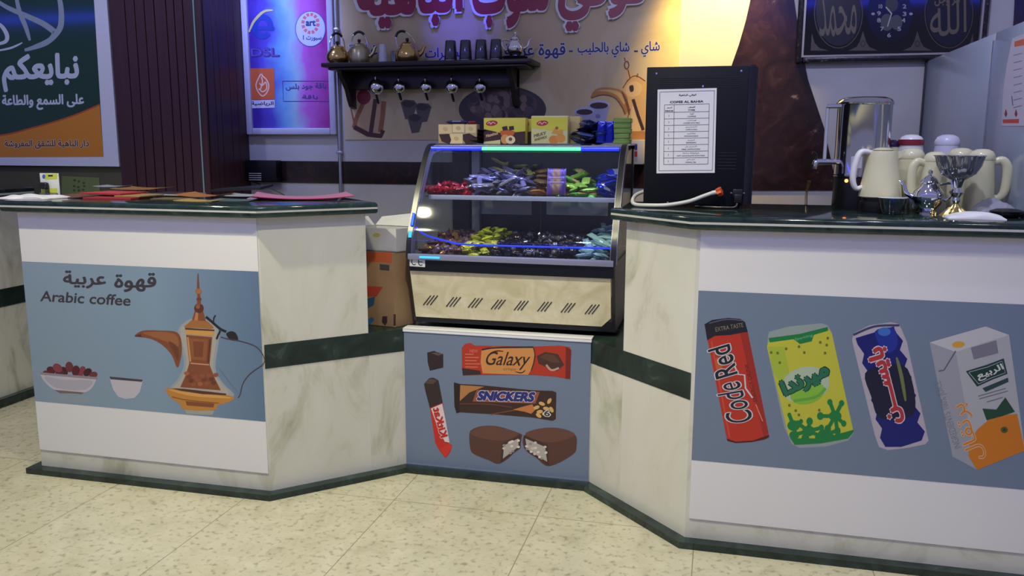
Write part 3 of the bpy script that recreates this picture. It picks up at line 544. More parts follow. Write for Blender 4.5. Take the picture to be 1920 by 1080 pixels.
# ------------------------------------------------------------------ things on the back walls
# left poster
PS = Sheet((0, 3.896, 0), (0, -1, 0))
po = thing('poster', 'large dark green and orange poster with a white border on the left wall', 'poster', (-3.5, 3.91, 1.18))
pl, pr, pb = -4.6, -3.132, 1.180
MB().box((pl, 3.897, pb), (pr, 3.912, 2.9), mat('poster_white', (.72, .73, .74), .22)).build('board', po)
GP = mat('dark_green_print', s2l((18, 60, 46)), .09); OR = ink(214, 134, 34, .25)
p = MB(); a = PS.at(-300, 294); b = PS.at(194, 294); c = PS.at(171, -80)
p.face([PS.at(-400, 296), PS.at(194, 294), PS.at(171, -80), PS.at(-400, -80)], GP); p.build('printed_backdrop', po, smooth=0)
p = MB(); pts = [(187, 196), (150, 212), (110, 226), (60, 240), (0, 254), (-100, 262), (-400, 270)]
PS.poly(p, [(194, 294)]+pts+[(-400, 296)], OR, 1); PS.line(p, pts, 3, ink(190, 84, 28), 2); p.build('printed_orange_wave', po, smooth=0)
p = MB(); CWH = ink(205, 210, 214); CGR = ink(150, 164, 170)
PS.line(p, [(-20, -10), (10, 12), (50, 30), (80, 44), (100, 58), (103, 62), (92, 76), (60, 90), (46, 94)], 11, CGR, 2, True, True); PS.line(p, [(98, -30), (112, 0), (115, 40), (108, 60), (88, 80), (62, 91)], 11, CGR, 3, True, True)
PS.line(p, [(28, -20), (36, 20), (48, 50), (56, 76)], 9, CGR, 4, True, True); PS.line(p, [(-10, 40), (4, 50), (13, 66), (10, 78), (-10, 84)], 8, CWH, 5, True, True); PS.line(p, [(-10, 96), (20, 90), (42, 80)], 4, CWH, 6, True, True); p.build('printed_calligraphy', po, smooth=0)
p = MB(); PS.text(p, 'نبايعكم', (4, 173), (148, 171), (3, 102), CWH, 3, .04); p.build('lettering', po, smooth=0); p = MB(); PS.text(p, 'على السمع والطاعة', (4, 207), (158, 205), (3, 178), CWH, 3, .04); p.build('lettering', po, smooth=0); p = MB(); PS.outlined(p, 'دار الباهية للشقق المفروشة', (9, 279), (167, 279), (8, 262), ink(110, 62, 30), ink(226, 200, 160), 4, .03, .06); p.build('lettering', po, smooth=0)
# pale green note, blister pack
NS = Sheet((0, 3.928, 0), (0, -1, 0)); p = MB(); NS.poly(p, [(116, 330), (186, 333), (188, 372), (115, 370)], ink(122, 132, 72, .7), 1)
for k, (x, y) in enumerate([(140, 338), (148, 340), (157, 343), (139, 349), (147, 351), (158, 349), (139, 357), (148, 357), (156, 356)]): NS.blob(p, x, y, 2.6, 2.2, ink(72, 82, 46, .7), 2, 8)
tag(p.build('paper_note', smooth=0), 'faint green paper note on the olive wall beside the maroon column', 'note')
# colourful framed poster
FS = Sheet((0, YW-.022, 0), (0, -1, 0)); fp = thing('framed_poster', 'tall purple and turquoise poster in a white frame beside the conduit', 'poster', (-2.31, YW-.02, 1.36))
x0, x1, z0, z1 = aY(469, 150, YW-.03).x, aY(616, 150, YW-.03).x, aY(540, 240, YW-.03).z, 2.6
RB = mat('rainbow_print', (1, 1, 1), .12); 
def rainbow(m, xa, xb):
    nt = m.node_tree; L = nt.links; tc = nt.nodes.new('ShaderNodeTexCoord'); sx = nt.nodes.new('ShaderNodeSeparateXYZ'); L.new(tc.outputs['Object'], sx.inputs[0])
    n = nt.nodes.new('ShaderNodeTexNoise'); n.inputs['Scale'].default_value = 5; n.inputs['Detail'].default_value = 3; L.new(tc.outputs['Object'], n.inputs['Vector'])
    mr = nt.nodes.new('ShaderNodeMapRange'); mr.inputs[1].default_value = xa; mr.inputs[2].default_value = xb; L.new(sx.outputs[0], mr.inputs[0])
    ad_ = nt.nodes.new('ShaderNodeMath'); ad_.operation = 'MULTIPLY_ADD'; ad_.inputs[1].default_value = .5; L.new(n.outputs['Fac'], ad_.inputs[0])
    su = nt.nodes.new('ShaderNodeMath'); su.operation = 'SUBTRACT'; su.inputs[1].default_value = .25; L.new(mr.outputs[0], su.inputs[0]); L.new(su.outputs[0], ad_.inputs[2])
    r = nt.nodes.new('ShaderNodeValToRGB'); L.new(ad_.outputs[0], r.inputs[0]); L.new(r.outputs[0], nt.nodes['Principled BSDF'].inputs['Base Color'])
    e = r.color_ramp.elements; st = [(0, (74, 50, 150)), (.22, (88, 80, 186)), (.42, (110, 165, 210)), (.55, (150, 190, 205)), (.72, (186, 100, 190)), (1, (158, 52, 140))]
    while len(e) < len(st): e.new(.5)
    for k, (q, c) in enumerate(st): e[k].position = q; e[k].color = (*s2l(c), 1)
rainbow(RB, x0-fp.location.x, x1-fp.location.x)
MB().box((x0, YW-.021, z0), (x1, YW-.001, z1), RB).build('print', fp, smooth=0)
FRM = mat('pale_frame', (.55, .56, .66), .3); q = .036
MB().box((x0-q, YW-.035, z0-q), (x0, YW, z1), FRM, .006).build('frame_side', fp); MB().box((x1, YW-.035, z0-q), (x1+q, YW, z1), FRM, .006).build('frame_side', fp); MB().box((x0, YW-.035, z0-q), (x1, YW, z0), FRM, .006).build('frame_bottom', fp)
p = MB(); IB = ink(36, 62, 160); FS.ring(p, 492, 50, 15, 18, 11, IB, 2, 40, 0, 42, 362); FS.line(p, [(478, 52), (514, 54)], 7, IB, 3, False); FS.line(p, [(467, 60), (476, 40), (494, 22), (512, 19)], 5, ink(206, 196, 120), 4, True, True); p.build('printed_letter_e_logo', fp, smooth=0)
p = MB(); FS.text(p, 'DSL', (471, 107), (525, 107), (470, 90), ink(64, 50, 130), 2, .05); FS.text(p, 'DSL', (471, 105), (522, 105), (470, 91), ink(100, 80, 170), 3, 0)
p.build('lettering', fp, smooth=0); p = MB(); FS.text(p, 'باقة جود بلس', (536, 170), (612, 168), (535, 157), ink(70, 60, 130), 2, .02); p.build('lettering', fp, smooth=0); p = MB(); FS.text(p, 'باقة', (566, 187), (596, 187), (566, 178), ink(70, 60, 130), 2, .02); p.build('lettering', fp, smooth=0); p = MB(); FS.line(p, [(530, 152), (618, 152), (618, 190), (531, 190), (530, 152)], 1.2, ink(70, 66, 130), 2, False); p.build('printed_frame', fp, smooth=0)
p = MB(); FS.blob(p, 582, 54, 28, 33, ink(196, 204, 226), 2, 40); FS.ring(p, 582, 54, 28, 33, 1.4, ink(90, 90, 150), 3)
for k in range(12): FS.ring(p, 582, 44, 14, 17, 6, ink(206, 110, 110), 4, 4, 0, k*30, k*30+20)
FS.text(p, 'art', (573, 49), (592, 49), (573, 38), ink(40, 70, 110), 5, .05); FS.text(p, 'سبورت 1', (568, 77), (603, 77), (568, 66), ink(50, 60, 120), 5, .03); p.build('printed_round_logo', fp, smooth=0)
p = MB(); FS.poly(p, [(468, 128), (514, 128), (515, 186), (469, 187)], ink(206, 96, 52), 2); FS.poly(p, [(470, 188), (515, 187), (515, 202), (470, 203)], ink(206, 206, 216), 2); FS.text(p, 'الرياضية', (471, 199), (513, 199), (471, 190), ink(60, 50, 90), 3, .03)
for pts in ([(490, 137), (484, 148), (480, 160), (484, 172), (492, 180), (500, 174), (504, 162), (500, 150), (492, 142), (490, 137)], [(486, 156), (492, 160), (498, 154), (500, 166), (492, 172), (485, 166)], [(490, 144), (492, 154), (488, 168)]): FS.line(p, pts, 2.2, ink(230, 196, 170), 3, True)
p.build('printed_flame_logo', fp, smooth=0)
# black wall box with cable
bb = thing('wall_speaker', 'small black box with pale slots on the wall under the colourful poster', 'speaker', (-2.45, YW-.05, 1.1))
a = aY(461, 340, YW-.07); b = aY(517, 301, YW-.07)
MB().box((a.x, YW-.07, a.z), (b.x, YW, b.z), BLACKM, .006).build('housing', bb)
for k in range(4): c = aY(467, 325+k*4, YW-.071); d = aY(490, 325+k*4, YW-.071); MB().box((c.x, YW-.0725, c.z-.002), (d.x, YW-.068, c.z+.002), mat('slot_white', (.5, .5, .55), .4)).build('slot', bb)
MB().tube([aY(472, 340, YW-.05), aY(495, 348, YW-.05), aY(530, 364, YW-.03), aY(545, 376, YW-.02)], .003, BLACK, 6).build('cable', bb)
# banner with the printed coffee scene
bx0, bx1, bz0 = aY(643, 100, YW).x, aY(1275, 60, YW).x, 1.327
bn = thing('wall_banner', 'wide beige printed coffee shop banner behind the kettle shelf', 'banner', ((bx0+bx1)/2, YW, bz0)); 
BNM = noisemat('banner_print', [(.3, (.46, .33, .14)), (.5, (.56, .45, .24)), (.7, (.64, .53, .31))], 1.6, 4, 1.5, .35)
MB().box((bx0, YW-.006, bz0), (bx1, YW, 2.7), BNM).build('sheet', bn, smooth=0)
BS = Sheet((0, YW-.0062, 0), (0, -1, 0))
LR = s2l((138, 26, 44)); LRED = mat('letter_red', LR, .3); LWH = mat('letter_white', (.70, .70, .72), .4)
def letters(t, bl, br, tl, nm='raised_lettering'):
    p = MB(); V, F_, d1 = textgeo(t, .045); V2, F2, d2 = textgeo(t, .085); ex, ey = (d2[0]-d1[0])/2/d1[0], (d2[1]-d1[1])/2/d1[1]
    bl, br, tl = map(lambda q: Vector(q), (bl, br, tl)); u, v = br-bl, tl-bl; b2 = bl-u*ex-v*ey
    BS.text(p, t, b2, b2+u*(1+2*ex), b2+v*(1+2*ey), LWH, 1, .085, .022, LWH); BS.text(p, t, bl, br, tl, LRED, 162, .045); return p.build(nm, bn, smooth=0)
letters('الباهية', (670, 56), (868, 47), (667, -72)); letters('شوب', (886, 56), (1030, 50), (884, -72)); letters('كوفي', (1046, 60), (1216, 52), (1046, -72))
p = MB(); NVY = ink(36, 34, 110); OW = ink(196, 190, 190)
for t_, a, b, c in [('شاي', (1202, 107), (1237, 105), (1202, 78)), ('شاي بالحليب', (1083, 109), (1180, 107), (1083, 80)), ('قهوة عربية', (946, 112), (1060, 110), (946, 82)), ('عصيرات', (797, 114), (872, 112), (797, 90)), ('غازية', (652, 112), (708, 110), (652, 84))]: p = MB(); BS.outlined(p, t_, a, b, c, NVY, OW, 2, .02, .06); p.build('printed_word', bn, smooth=0)
for x in (1189, 1067, 893, 780): p = MB(); BS.line(p, [(x, 96), (x+7, 96)], 3, NVY, 3, False); p.build('printed_dash', bn, smooth=0)
# printed pictures on the banner
p = MB(); WD, WL, WP = ink(74, 44, 36), ink(150, 96, 60), ink(190, 160, 122)
BS.poly(p, [(676, 195), (715, 185), (712, 256), (664, 243), (668, 215)], WP, 2); BS.line(p, [(684, 187), (668, 222), (664, 240)], 8, WL, 3, False); BS.line(p, [(704, 186), (700, 215), (695, 250)], 8, WD, 4, False); BS.line(p, [(720, 190), (717, 220), (713, 248)], 9, WL, 3, False); BS.line(p, [(664, 238), (690, 252), (714, 255), (718, 244)], 9, WD, 5, False); BS.blob(p, 682, 182, 13, 14, ink(132, 34, 48), 5); BS.line(p, [(655, 150), (656, 190), (665, 235)], 3, WL, 3); p.build('printed_coffee_mill', bn, smooth=0)
p = MB()
for x, y, k in ((766, 200, 1), (793, 206, 0), (778, 226, 1)):
    BS.poly(p, [(x-15, y-8), (x-8, y-13), (x+10, y-12), (x+16, y-5), (x+8, y+22), (x-6, y+24)], ink(92, 82, 76), 2+k); BS.poly(p, [(x-13, y-7), (x-2, y-13), (x+13, y-6), (x+4, y+2), (x-8, y)], ink(60, 50, 50), 4+k)
p.build('printed_cup_stack', bn, smooth=0)
p = MB(); BS.blob(p, 942, 205, 82, 44, ink(62, 50, 56), 2, 44); BS.blob(p, 942, 196, 66, 32, ink(84, 66, 62), 3, 40)
random.seed(3)
for k in range(60): a = random.random()*6.28; r = random.random()**.5; BS.blob(p, 942+58*r*math.cos(a), 196+27*r*math.sin(a), 8, 6.5, ink(*random.choice([(110, 84, 76), (70, 50, 50), (132, 108, 96), (90, 70, 80), (56, 42, 48)])), 4+k % 4, 12, random.randint(0, 90))
p.build('printed_nut_basket', bn, smooth=0)
p = MB()
for x, y, s_ in ((1096, 214, .9), (1123, 202, 1)):
    BS.poly(p, [(x-20*s_, y-6), (x+20*s_, y-6), (x+14*s_, y+22*s_), (x+6*s_, y+32*s_), (x-6*s_, y+32*s_), (x-15*s_, y+20*s_)], ink(150, 158, 186), 2); BS.blob(p, x, y-6, 20*s_, 8*s_, ink(176, 182, 204), 3); BS.blob(p, x, y-4, 17*s_, 6*s_, ink(56, 34, 40), 4); BS.blob(p, x-2, y+16, 5, 4, ink(110, 110, 160), 4, 10)
p.build('printed_coffee_cups', bn, smooth=0)
p = MB(); GD, GL, GO = ink(176, 122, 58), ink(214, 172, 104), ink(120, 72, 36)
BS.spoly(p, [(1180, 150), (1192, 143), (1206, 147), (1214, 168), (1208, 190), (1216, 225), (1219, 248), (1190, 254), (1172, 248), (1176, 225), (1182, 205), (1172, 186), (1168, 168)], GL, 2)
BS.spoly(p, [(1176, 160), (1192, 152), (1204, 162), (1200, 176), (1186, 182), (1174, 176)], ink(226, 190, 124), 3); BS.spoly(p, [(1186, 196), (1194, 196), (1204, 240), (1184, 244)], ink(226, 192, 130), 3)
BS.spoly(p, [(1166, 170), (1150, 165), (1128, 164), (1114, 170), (1108, 184), (1128, 177), (1150, 180), (1164, 194), (1172, 214), (1178, 204), (1176, 182)], GD, 3); BS.spoly(p, [(1160, 172), (1140, 168), (1120, 170), (1140, 172), (1158, 180), (1170, 196), (1172, 184)], GL, 4)
BS.line(p, [(1108, 184), (1130, 178), (1152, 183), (1166, 200), (1172, 214)], 2.2, GO, 5); BS.line(p, [(1166, 172), (1176, 195), (1180, 215)], 5, GO, 5, True, True); BS.line(p, [(1187, 186), (1196, 215), (1206, 244)], 6, ink(70, 38, 28), 5, False); BS.spoly(p, [(1180, 162), (1187, 160), (1188, 170), (1182, 172)], ink(60, 44, 34), 5)
BS.poly(p, [(1175, 150), (1178, 132), (1184, 131), (1190, 146)], GL, 3); BS.ring(p, 1175, 122, 4, 7, 2.2, GO, 4); BS.poly(p, [(1174, 131), (1177, 129), (1180, 132)], GD, 4); BS.line(p, [(1172, 114), (1171, 108)], 2, GO, 4, False); BS.line(p, [(1178, 132), (1181, 146)], 2, GO, 5, False); BS.spoly(p, [(1174, 248), (1196, 246), (1218, 248), (1222, 260), (1196, 264), (1170, 260)], GD, 3); BS.line(p, [(1194, 145), (1196, 138)], 2, GO, 4, False); BS.line(p, [(1168, 165), (1178, 150), (1192, 142), (1210, 152)], 1.8, GO, 5); BS.line(p, [(1182, 204), (1176, 225), (1172, 246)], 1.6, GO, 5)
p.build('printed_coffee_pot', bn, smooth=0)
# framed black picture with clock
KS = Sheet((0, YW-.032, 0), (0, -1, 0)); pk = thing('framed_picture', 'black framed gold calligraphy picture with a clock at the top right', 'picture', (.73, YW-.02, 1.7))
x0, x1, z0, z1 = aY(1507, 60, YW-.03).x, aY(1838, 40, YW-.03).x, aY(1507, 106, YW-.03).z, 2.55; q = .03
MB().box((x0, YW-.031, z0), (x1, YW-.003, z1), mat('black_gloss_print', (.006, .006, .009), .07)).build('backing', pk, smooth=0)
FB = noisemat('carved_black_frame', [(.4, (.008, .006, .008)), (.62, (.02, .016, .018)), (.72, (.16, .14, .14))], 60, 4, 0, .3, bump=.6)
for lo, hi, nm in (((x0-q, YW-.05, z0-q), (x0, YW, z1), 'frame_side'), ((x1, YW-.05, z0-q), (x1+q, YW, z1), 'frame_side'), ((x0, YW-.05, z0-q), (x1, YW, z0), 'frame_bottom')): MB().box(lo, hi, FB, .01).build(nm, pk)
GM = mat('gilt_line', (.42, .38, .30), .3, .6)
for lo, hi in (((x0-.006, YW-.053, z0-.006), (x0+.003, YW-.03, z1)), ((x1-.003, YW-.053, z0-.006), (x1+.006, YW-.03, z1)), ((x0+.003, YW-.053, z0-.006), (x1-.003, YW-.03, z0+.003))): MB().box(lo, hi, GM).build('gilt_edge', pk)
GI = ink(96, 86, 68); GJ = ink(70, 62, 48); DGY = ink(64, 66, 72)
for cx in (1572, 1779):
    p = MB(); KS.ring(p, cx, 24, 45, 66, 1.6, GJ, 2)
    KS.blob(p, cx, 24, 42, 62, ink(14, 12, 14, .3), 1, 36); p.build('medallion', pk, smooth=0)
p = MB(); KS.text(p, 'محمد', (1536, 70), (1606, 66), (1536, -4), GI, 3, .0); p.build('gold_calligraphy', pk, smooth=0); p = MB(); KS.text(p, 'الله', (1744, 72), (1812, 60), (1744, -2), GI, 3, .0); KS.text(p, 'عز وجل', (1752, 12), (1800, 10), (1752, -10), GI, 3, .03)
p.build('gold_calligraphy', pk, smooth=0)
for cx in (1618, 1720): 
    p = MB(); KS.poly(p, [(cx, 58), (cx+6, 78), (cx+12, 88), (cx+28, 95), (cx-28, 95), (cx-12, 88), (cx-6, 78)], GJ, 2); KS.ring(p, cx, 82, 4, 5, 2, ink(30, 26, 24), 3); p.build('printed_ornament', pk, smooth=0)
for cx, sg in ((1522, 1), (1824, -1)): p = MB(); KS.poly(p, [(cx, 62), (cx+sg*5, 80), (cx+sg*14, 90), (cx+sg*32, 95), (cx-sg*2, 95)], GJ, 2); p.build('printed_corner_ornament', pk, smooth=0)
p = MB(); KS.blob(p, 1668, 26, 42, 56, ink(14, 15, 22, .15), 2, 40); KS.blob(p, 1663, 42, 12, 16, DGY, 3); KS.blob(p, 1681, 42, 11, 14, DGY, 3); KS.blob(p, 1672, 8, 12, 14, ink(44, 46, 56), 3)
for s_, x, y in [('10', 1651, 16), ('9', 1648, 29), ('8', 1648, 42), ('2', 1696, 16), ('3', 1696, 30), ('4', 1694, 42), ('5', 1686, 58), ('7', 1654, 58), ('6', 1667, 70)]: KS.text(p, s_, (x-3.5, y), (x+3.5, y), (x-3.5, y-8), ink(150, 150, 156), 4, .03)
for x in (1637, 1708): KS.blob(p, x, 26, 3.5, 2.6, ink(150, 150, 160), 4, 8)
KS.line(p, [(1672, 24), (1664, 50)], 2, ink(170, 170, 160), 5, False); KS.line(p, [(1672, 26), (1661, 13)], 2.6, ink(170, 170, 160), 5, False); p.build('clock_face', pk, smooth=0)
# small carton on the wall
wb = thing('dispenser_box', 'small cream box with a red and blue label on the wall between case and machine', 'box', (-.37, YW-.06, 1.22))
a = aY(1181, 308, YW-.12); b = aY(1207, 262, YW-.12)
MB().box((a.x, YW-.12, a.z), (b.x, YW, b.z), mat('cream_card', (.66, .60, .46), .5), .003).build('body', wb)
p = MB(); Q = Sheet((0, YW-.121, 0), (0, -1, 0)); Q.poly(p, [(1182, 269), (1195, 269), (1195, 303), (1182, 303)], ink(150, 150, 160), 1); Q.poly(p, [(1182, 271), (1195, 271), (1195, 281), (1182, 281)], ink(40, 48, 110), 2); Q.poly(p, [(1182, 284), (1195, 284), (1195, 294), (1182, 294)], ink(160, 36, 36), 2); p.build('printed_label', wb, smooth=0)
# sheet of paper on the partition
XS = Sheet((.899, 0, 0), (-1, 0, 0)); p = MB(); PK = ink(196, 194, 205, .6)
XS.poly(p, [(1898, 72), (1912, 66), (1935, 60), (1928, 236), (1878, 236), (1881, 170), (1888, 120)], PK, 1); XS.poly(p, [(1902, 78), (1935, 68), (1934, 82), (1902, 88)], ink(206, 104, 80), 2); XS.poly(p, [(1880, 224), (1911, 223), (1910, 231), (1880, 231)], ink(206, 70, 62), 2)
for x in (1886, 1905): XS.poly(p, [(x, 204), (x+3, 214), (x, 220), (x-3, 214)], ink(140, 40, 60), 2)
for y in range(100, 200, 14): XS.line(p, [(1900, y+4), (1916, y)], 1.5, ink(120, 120, 150), 2, False)
XS.line(p, [(1897, 180), (1899, 198)], 2, ink(110, 110, 130), 2, False)
tag(p.build('paper_notice', smooth=0), 'white paper notice with red bands stuck on the partition panel', 'notice')
# ------------------------------------------------------------------ kettle shelf
SZ = 1.715
sh = thing('wall_shelf', 'dark wooden wall shelf holding brass kettles in front of the banner', 'shelf', (-1.46, 4.2, SZ))
bp = MB(); sx0, sx1 = aY(606, 116, 4.1).x, aY(998, 118, 4.1).x
bp.box((sx0, 4.07, SZ-.022), (sx1, YW-.007, SZ), SHELFW, .005); bp.build('board', sh)
MB().box((sx0+.03, 4.09, SZ-.036), (sx1-.03, YW-.007, SZ-.0225), SHELFW, .004).build('moulding', sh)
ap0, ap1 = aY(645, 130, 4.2).x, aY(966, 130, 4.2).x
MB().box((ap0, 4.235, SZ-.125), (ap1, YW-.007, SZ-.037), SHELFW, .003).build('apron', sh)
for x in (ap0+.012, ap1-.012):
    MB().prism([(4.11, SZ-.037), (4.12, SZ-.06), (4.16, SZ-.09), (4.20, SZ-.13), (4.225, SZ-.18), (4.25, SZ-.215), (YW-.007, SZ-.225), (YW-.007, SZ-.037)], SHELFW, 'x', x-.012, x+.012).build('bracket', sh)
for px in (705, 748, 798, 847, 900): x = aY(px, 148, 4.22).x; MB().tube([(x, 4.232, SZ-.10), (x, 4.20, SZ-.105), (x, 4.195, SZ-.125), (x, 4.21, SZ-.135)], .003, STEEL, 6).build('hook', sh)
def sx_(px, y=4.17): return aY(px, 100, y).x
def kettle(px, y, r, h, m, label, rz, tilt=0, cyl=False):
    t = thing('kettle', label, 'kettle', (sx_(px, y), y, SZ), 0, 'kettles on the wall shelf'); L_ = Vector(t.location)
    R = Matrix.Translation(L_) @ Matrix.Rotation(rz, 4, 'Z')
    prof = [(0, 0), (r*.80, 0), (r*.86, .004), (r*.9, h*.3), (r*.92, h*.75), (r*.80, h*.9), (r*.62, h)] if cyl else [(0, 0), (r*.68, 0), (r*.74, .004), (r*.95, h*.22), (r, h*.42), (r*.93, h*.66), (r*.74, h*.86), (r*.58, h)]
    MB().lathe(prof, m, 36, M=R).build('body', t)
    ld = MB().lathe([(r*.60, h-.002), (r*.58, h+.004), (r*.35, h+.014), (0, h+.017)], m, 30, M=R).build('lid', t)
    MB().lathe([(.003, h+.012), (.005, h+.018), (.009, h+.024), (.008, h+.034), (0, h+.036)], BLACK, 14, M=R).build('lid_knob', ld)
    MB().tube([R @ Vector(p) for p in ((r*.9, 0, h*.45), (r*1.2, 0, h*.62), (r*1.38, 0, h*.9), (r*1.5, 0, h*.98))], [.013, .010, .008, .006], m, 12).build('spout', t)
    Hh = Matrix.Translation(L_) @ Matrix.Rotation(rz, 4, 'Z') @ Matrix.Translation((0, 0, h*.9)) @ Matrix.Rotation(tilt, 4, 'Y'); w = r*.72; k = r*1.35
    arc = [Vector((w*math.cos(a), 0, k*math.sin(a)**.8 if 0 < a < PI else 0)) for a in [PI*i/14 for i in range(15)]]
    hd = MB().tube([Hh @ p for p in arc], .0035, STEEL, 8).build('handle', t)
    MB().tube([Hh @ p for p in arc[4:11]], .0065, BLACK, 10).build('handle_grip', hd)
kettle(633, 4.19, .062, .085, BRASS, 'round brass kettle at the left end of the shelf', .95)
kettle(674, 4.19, .060, .092, mat('dull_brass', (.50, .44, .26), .32, .9), 'duller tall kettle second from the left on the shelf', .15, 0, True)
kettle(764, 4.17, .062, .088, BRASS, 'squat brass kettle with its handle tilted beside the dark tumblers', .5, -.5)
st_ = tag(MB().lathe([(.024, 0), (.0235, .02), (.022, .021), (.0215, .05), (.0205, .051), (.020, .075), (.019, .076), (.0185, .095), (.017, .093), (.018, .05)], mat('frosted_cup', (.62, .62, .68), .4), 28, (sx_(718), 4.17, SZ)).build('paper_cup_stack'), 'stack of pale disposable cups between the brass kettles on the shelf', 'cups')
cu = thing('steel_cup', 'small shiny steel cup beside the squat brass kettle', 'cup', (sx_(737), 4.19, SZ)); MB().lathe([(0, 0), (.016, 0), (.018, .005), (.021, .06), (.0225, .062), (.020, .06), (.016, .006), (0, .005)], CHROME, 28, cu.location).build('bowl', cu)
TM = mat('smoked_metal', (.10, .10, .13), .16, .7)
t0 = None
for i, px in enumerate((845, 873, 902, 930)):
    loc = (sx_(px, 4.15), 4.15, SZ)
    lab = ['first', 'second', 'third', 'fourth'][i]
    if t0 is None:
        t0 = thing('tumbler', '', 'tumbler', loc, 0, 'dark tumblers on the shelf'); n = 36
        MB().lathe([(.031, 0), (.0325, .003), (.030, .05), (.0265, .098), (.0235, .102), (0, .102)], TM, n, loc, wob=lambda a, i: 1+.012*math.cos(18*a)).build('body', t0); MB().lathe([(.0335, 0), (.0335, .006), (.032, .007)], CHROME, n, loc).build('rim', t0); o = t0
    else: o = dup(t0, loc)
    o['label'] = 'upturned dark tumbler, %s of four from the brass kettle' % lab
tr = tag(MB().lathe([(0, .0), (.05, 0), (.062, .012), (.064, .018), (.060, .016), (.05, .006), (0, .006)], BLACK, 36, (sx_(966, 4.16), 4.16, SZ)).build('serving_tray'), 'small black tray under the silver teapot at the shelf end', 'tray')
def silverpot(name, label, cat, loc, s, rz=0):
    t = thing(name, label, cat, loc); R = Matrix.Translation(loc) @ Matrix.Rotation(rz, 4, 'Z') @ Matrix.Scale(s, 4)
    MB().lathe([(0, 0), (.030, 0), (.030, .006), (.020, .012), (.036, .03), (.044, .05), (.042, .068), (.028, .085), (.024, .092), (.028, .096)], CHROME, 32, M=R).build('body', t)
    MB().lathe([(.029, .096), (.024, .104), (.012, .114), (.004, .118), (.007, .124), (.006, .131), (0, .134)], CHROME, 28, M=R).build('lid', t)
    MB().tube([R @ Vector(p) for p in ((.038, 0, .05), (.06, 0, .062), (.07, 0, .088), (.084, 0, .098))], [.009*s, .007*s, .005*s, .004*s], CHROME, 10).build('spout', t)
    MB().tube([R @ Vector(p) for p in ((-.027, 0, .09), (-.06, 0, .094), (-.068, 0, .07), (-.05, 0, .045), (-.042, 0, .045))], .004*s, CHROME, 8).build('handle', t)
silverpot('teapot', 'ornate silver teapot on the black tray at the right end of the shelf', 'teapot', (sx_(966, 4.16), 4.16, SZ+.0065), .98, .2)
l0 = None
for i, px in enumerate((705, 748, 798, 847, 900)):
    y = 4.195; c = aY(px, 163, y); r = [.041, .032, .032, .035, .032][i]; zt = SZ-.129
    nm = ['first', 'second', 'third', 'fourth', 'fifth'][i]
    t = thing('coffee_ladle', 'round polished ladle hanging under the shelf, %s of five from the left' % nm, 'ladle', (c.x, y, c.z), 0, 'ladles hanging under the shelf')
    M_ = Matrix.Translation(c) @ Matrix.Rotation(PI/2, 4, 'X') @ Matrix.Scale(r, 4)
    MB().lathe([(0, .55), (.35, .52), (.7, .36), (.93, .10), (1.02, -.02), (1.02, -.06), (.9, -.04), (.6, .22), (0, .42)], CHROME, 32, M=M_).build('bowl', t)
    MB().tube([(c.x, y-.004, c.z+r*.9), (c.x, y-.006, c.z+r*1.25), (c.x, y+.002, c.z+r*1.5), (c.x, y+.004, max(zt, c.z+r*1.6))], .004, CHROME, 8).build('hanging_loop', t)
    MB().tube([(c.x, y, c.z-r*.9), (c.x+.003, y+.01, c.z-r*1.6), (c.x+.006, y+.015, c.z-r*2.1)], [.006, .007, .005], BLACK, 8).build('handle', t)
# ------------------------------------------------------------------ the glass display case
dc = thing('display_case', 'curved glass display case with blue lights full of sweets on the low counter', 'display case', (-.76, 3.3, ZB1+.006))
cx0, cx1 = -1.165, -.358
PROF = [(3.030, .868), (3.046, .945), (3.088, 1.018), (3.142, 1.112), (3.203, 1.2), (3.255, 1.266), (3.295, 1.294), (3.34, 1.300)]
P2 = [(p.x, p.y) for p in crom([Vector((a, b, 0)) for a, b in PROF], 5)]
low = [(3.088, .600), (3.048, .815), (3.036, .860)]; BK_ = 3.64; BZ = ZB1+.0065
sidem = mat('case_side_metal', (.30, .31, .46), .36, .45); sided = mat('case_black', (.012, .012, .014), .3)
def ring_profile(w):
    """inner edge of the front pillar: the glass line moved back by w"""
    pts = offs([Vector(p) for p in P2], w); return [(p.x, p.y) for p in pts]
inn = ring_profile(.034)
for x0, x1, xs, xe in ((cx0, cx0+.012, cx0-.006, cx0), (cx1-.012, cx1, cx1, cx1+.006)):
    MB().prism(P2+inn[::-1], sidem, 'x', x0-.006, x1+.006).build('front_pillar', dc, smooth=50)
    out = [(p.x, p.y) for p in offs([Vector(p) for p in P2], -.005)]
    MB().prism(out+P2[::-1], sided, 'x', x0-.004, x1+.004).build('rubber_edge', dc, smooth=50)
    MB().prism([(3.10, BZ+.012), low[1], low[2], (3.036, .868), (BK_, .868), (BK_, BZ+.012)], sided, 'x', x0, x1).build('side_panel', dc, smooth=0)
    MB().prism(inn+[(BK_, 1.294), (BK_, .868)], GLASS, 'x', (x0+x1)/2-.002, (x0+x1)/2+.002).build('side_glass', dc, smooth=0)
    MB().box((x0, BK_-.03, .868), (x1, BK_, 1.30), sided).build('rear_post', dc)
    for y in (3.16, BK_-.06): MB().lathe([(0, 0), (.014, 0), (.014, .011), (0, .011)], BLACK, 16, ((x0+x1)/2, y, BZ)).build('foot', dc)
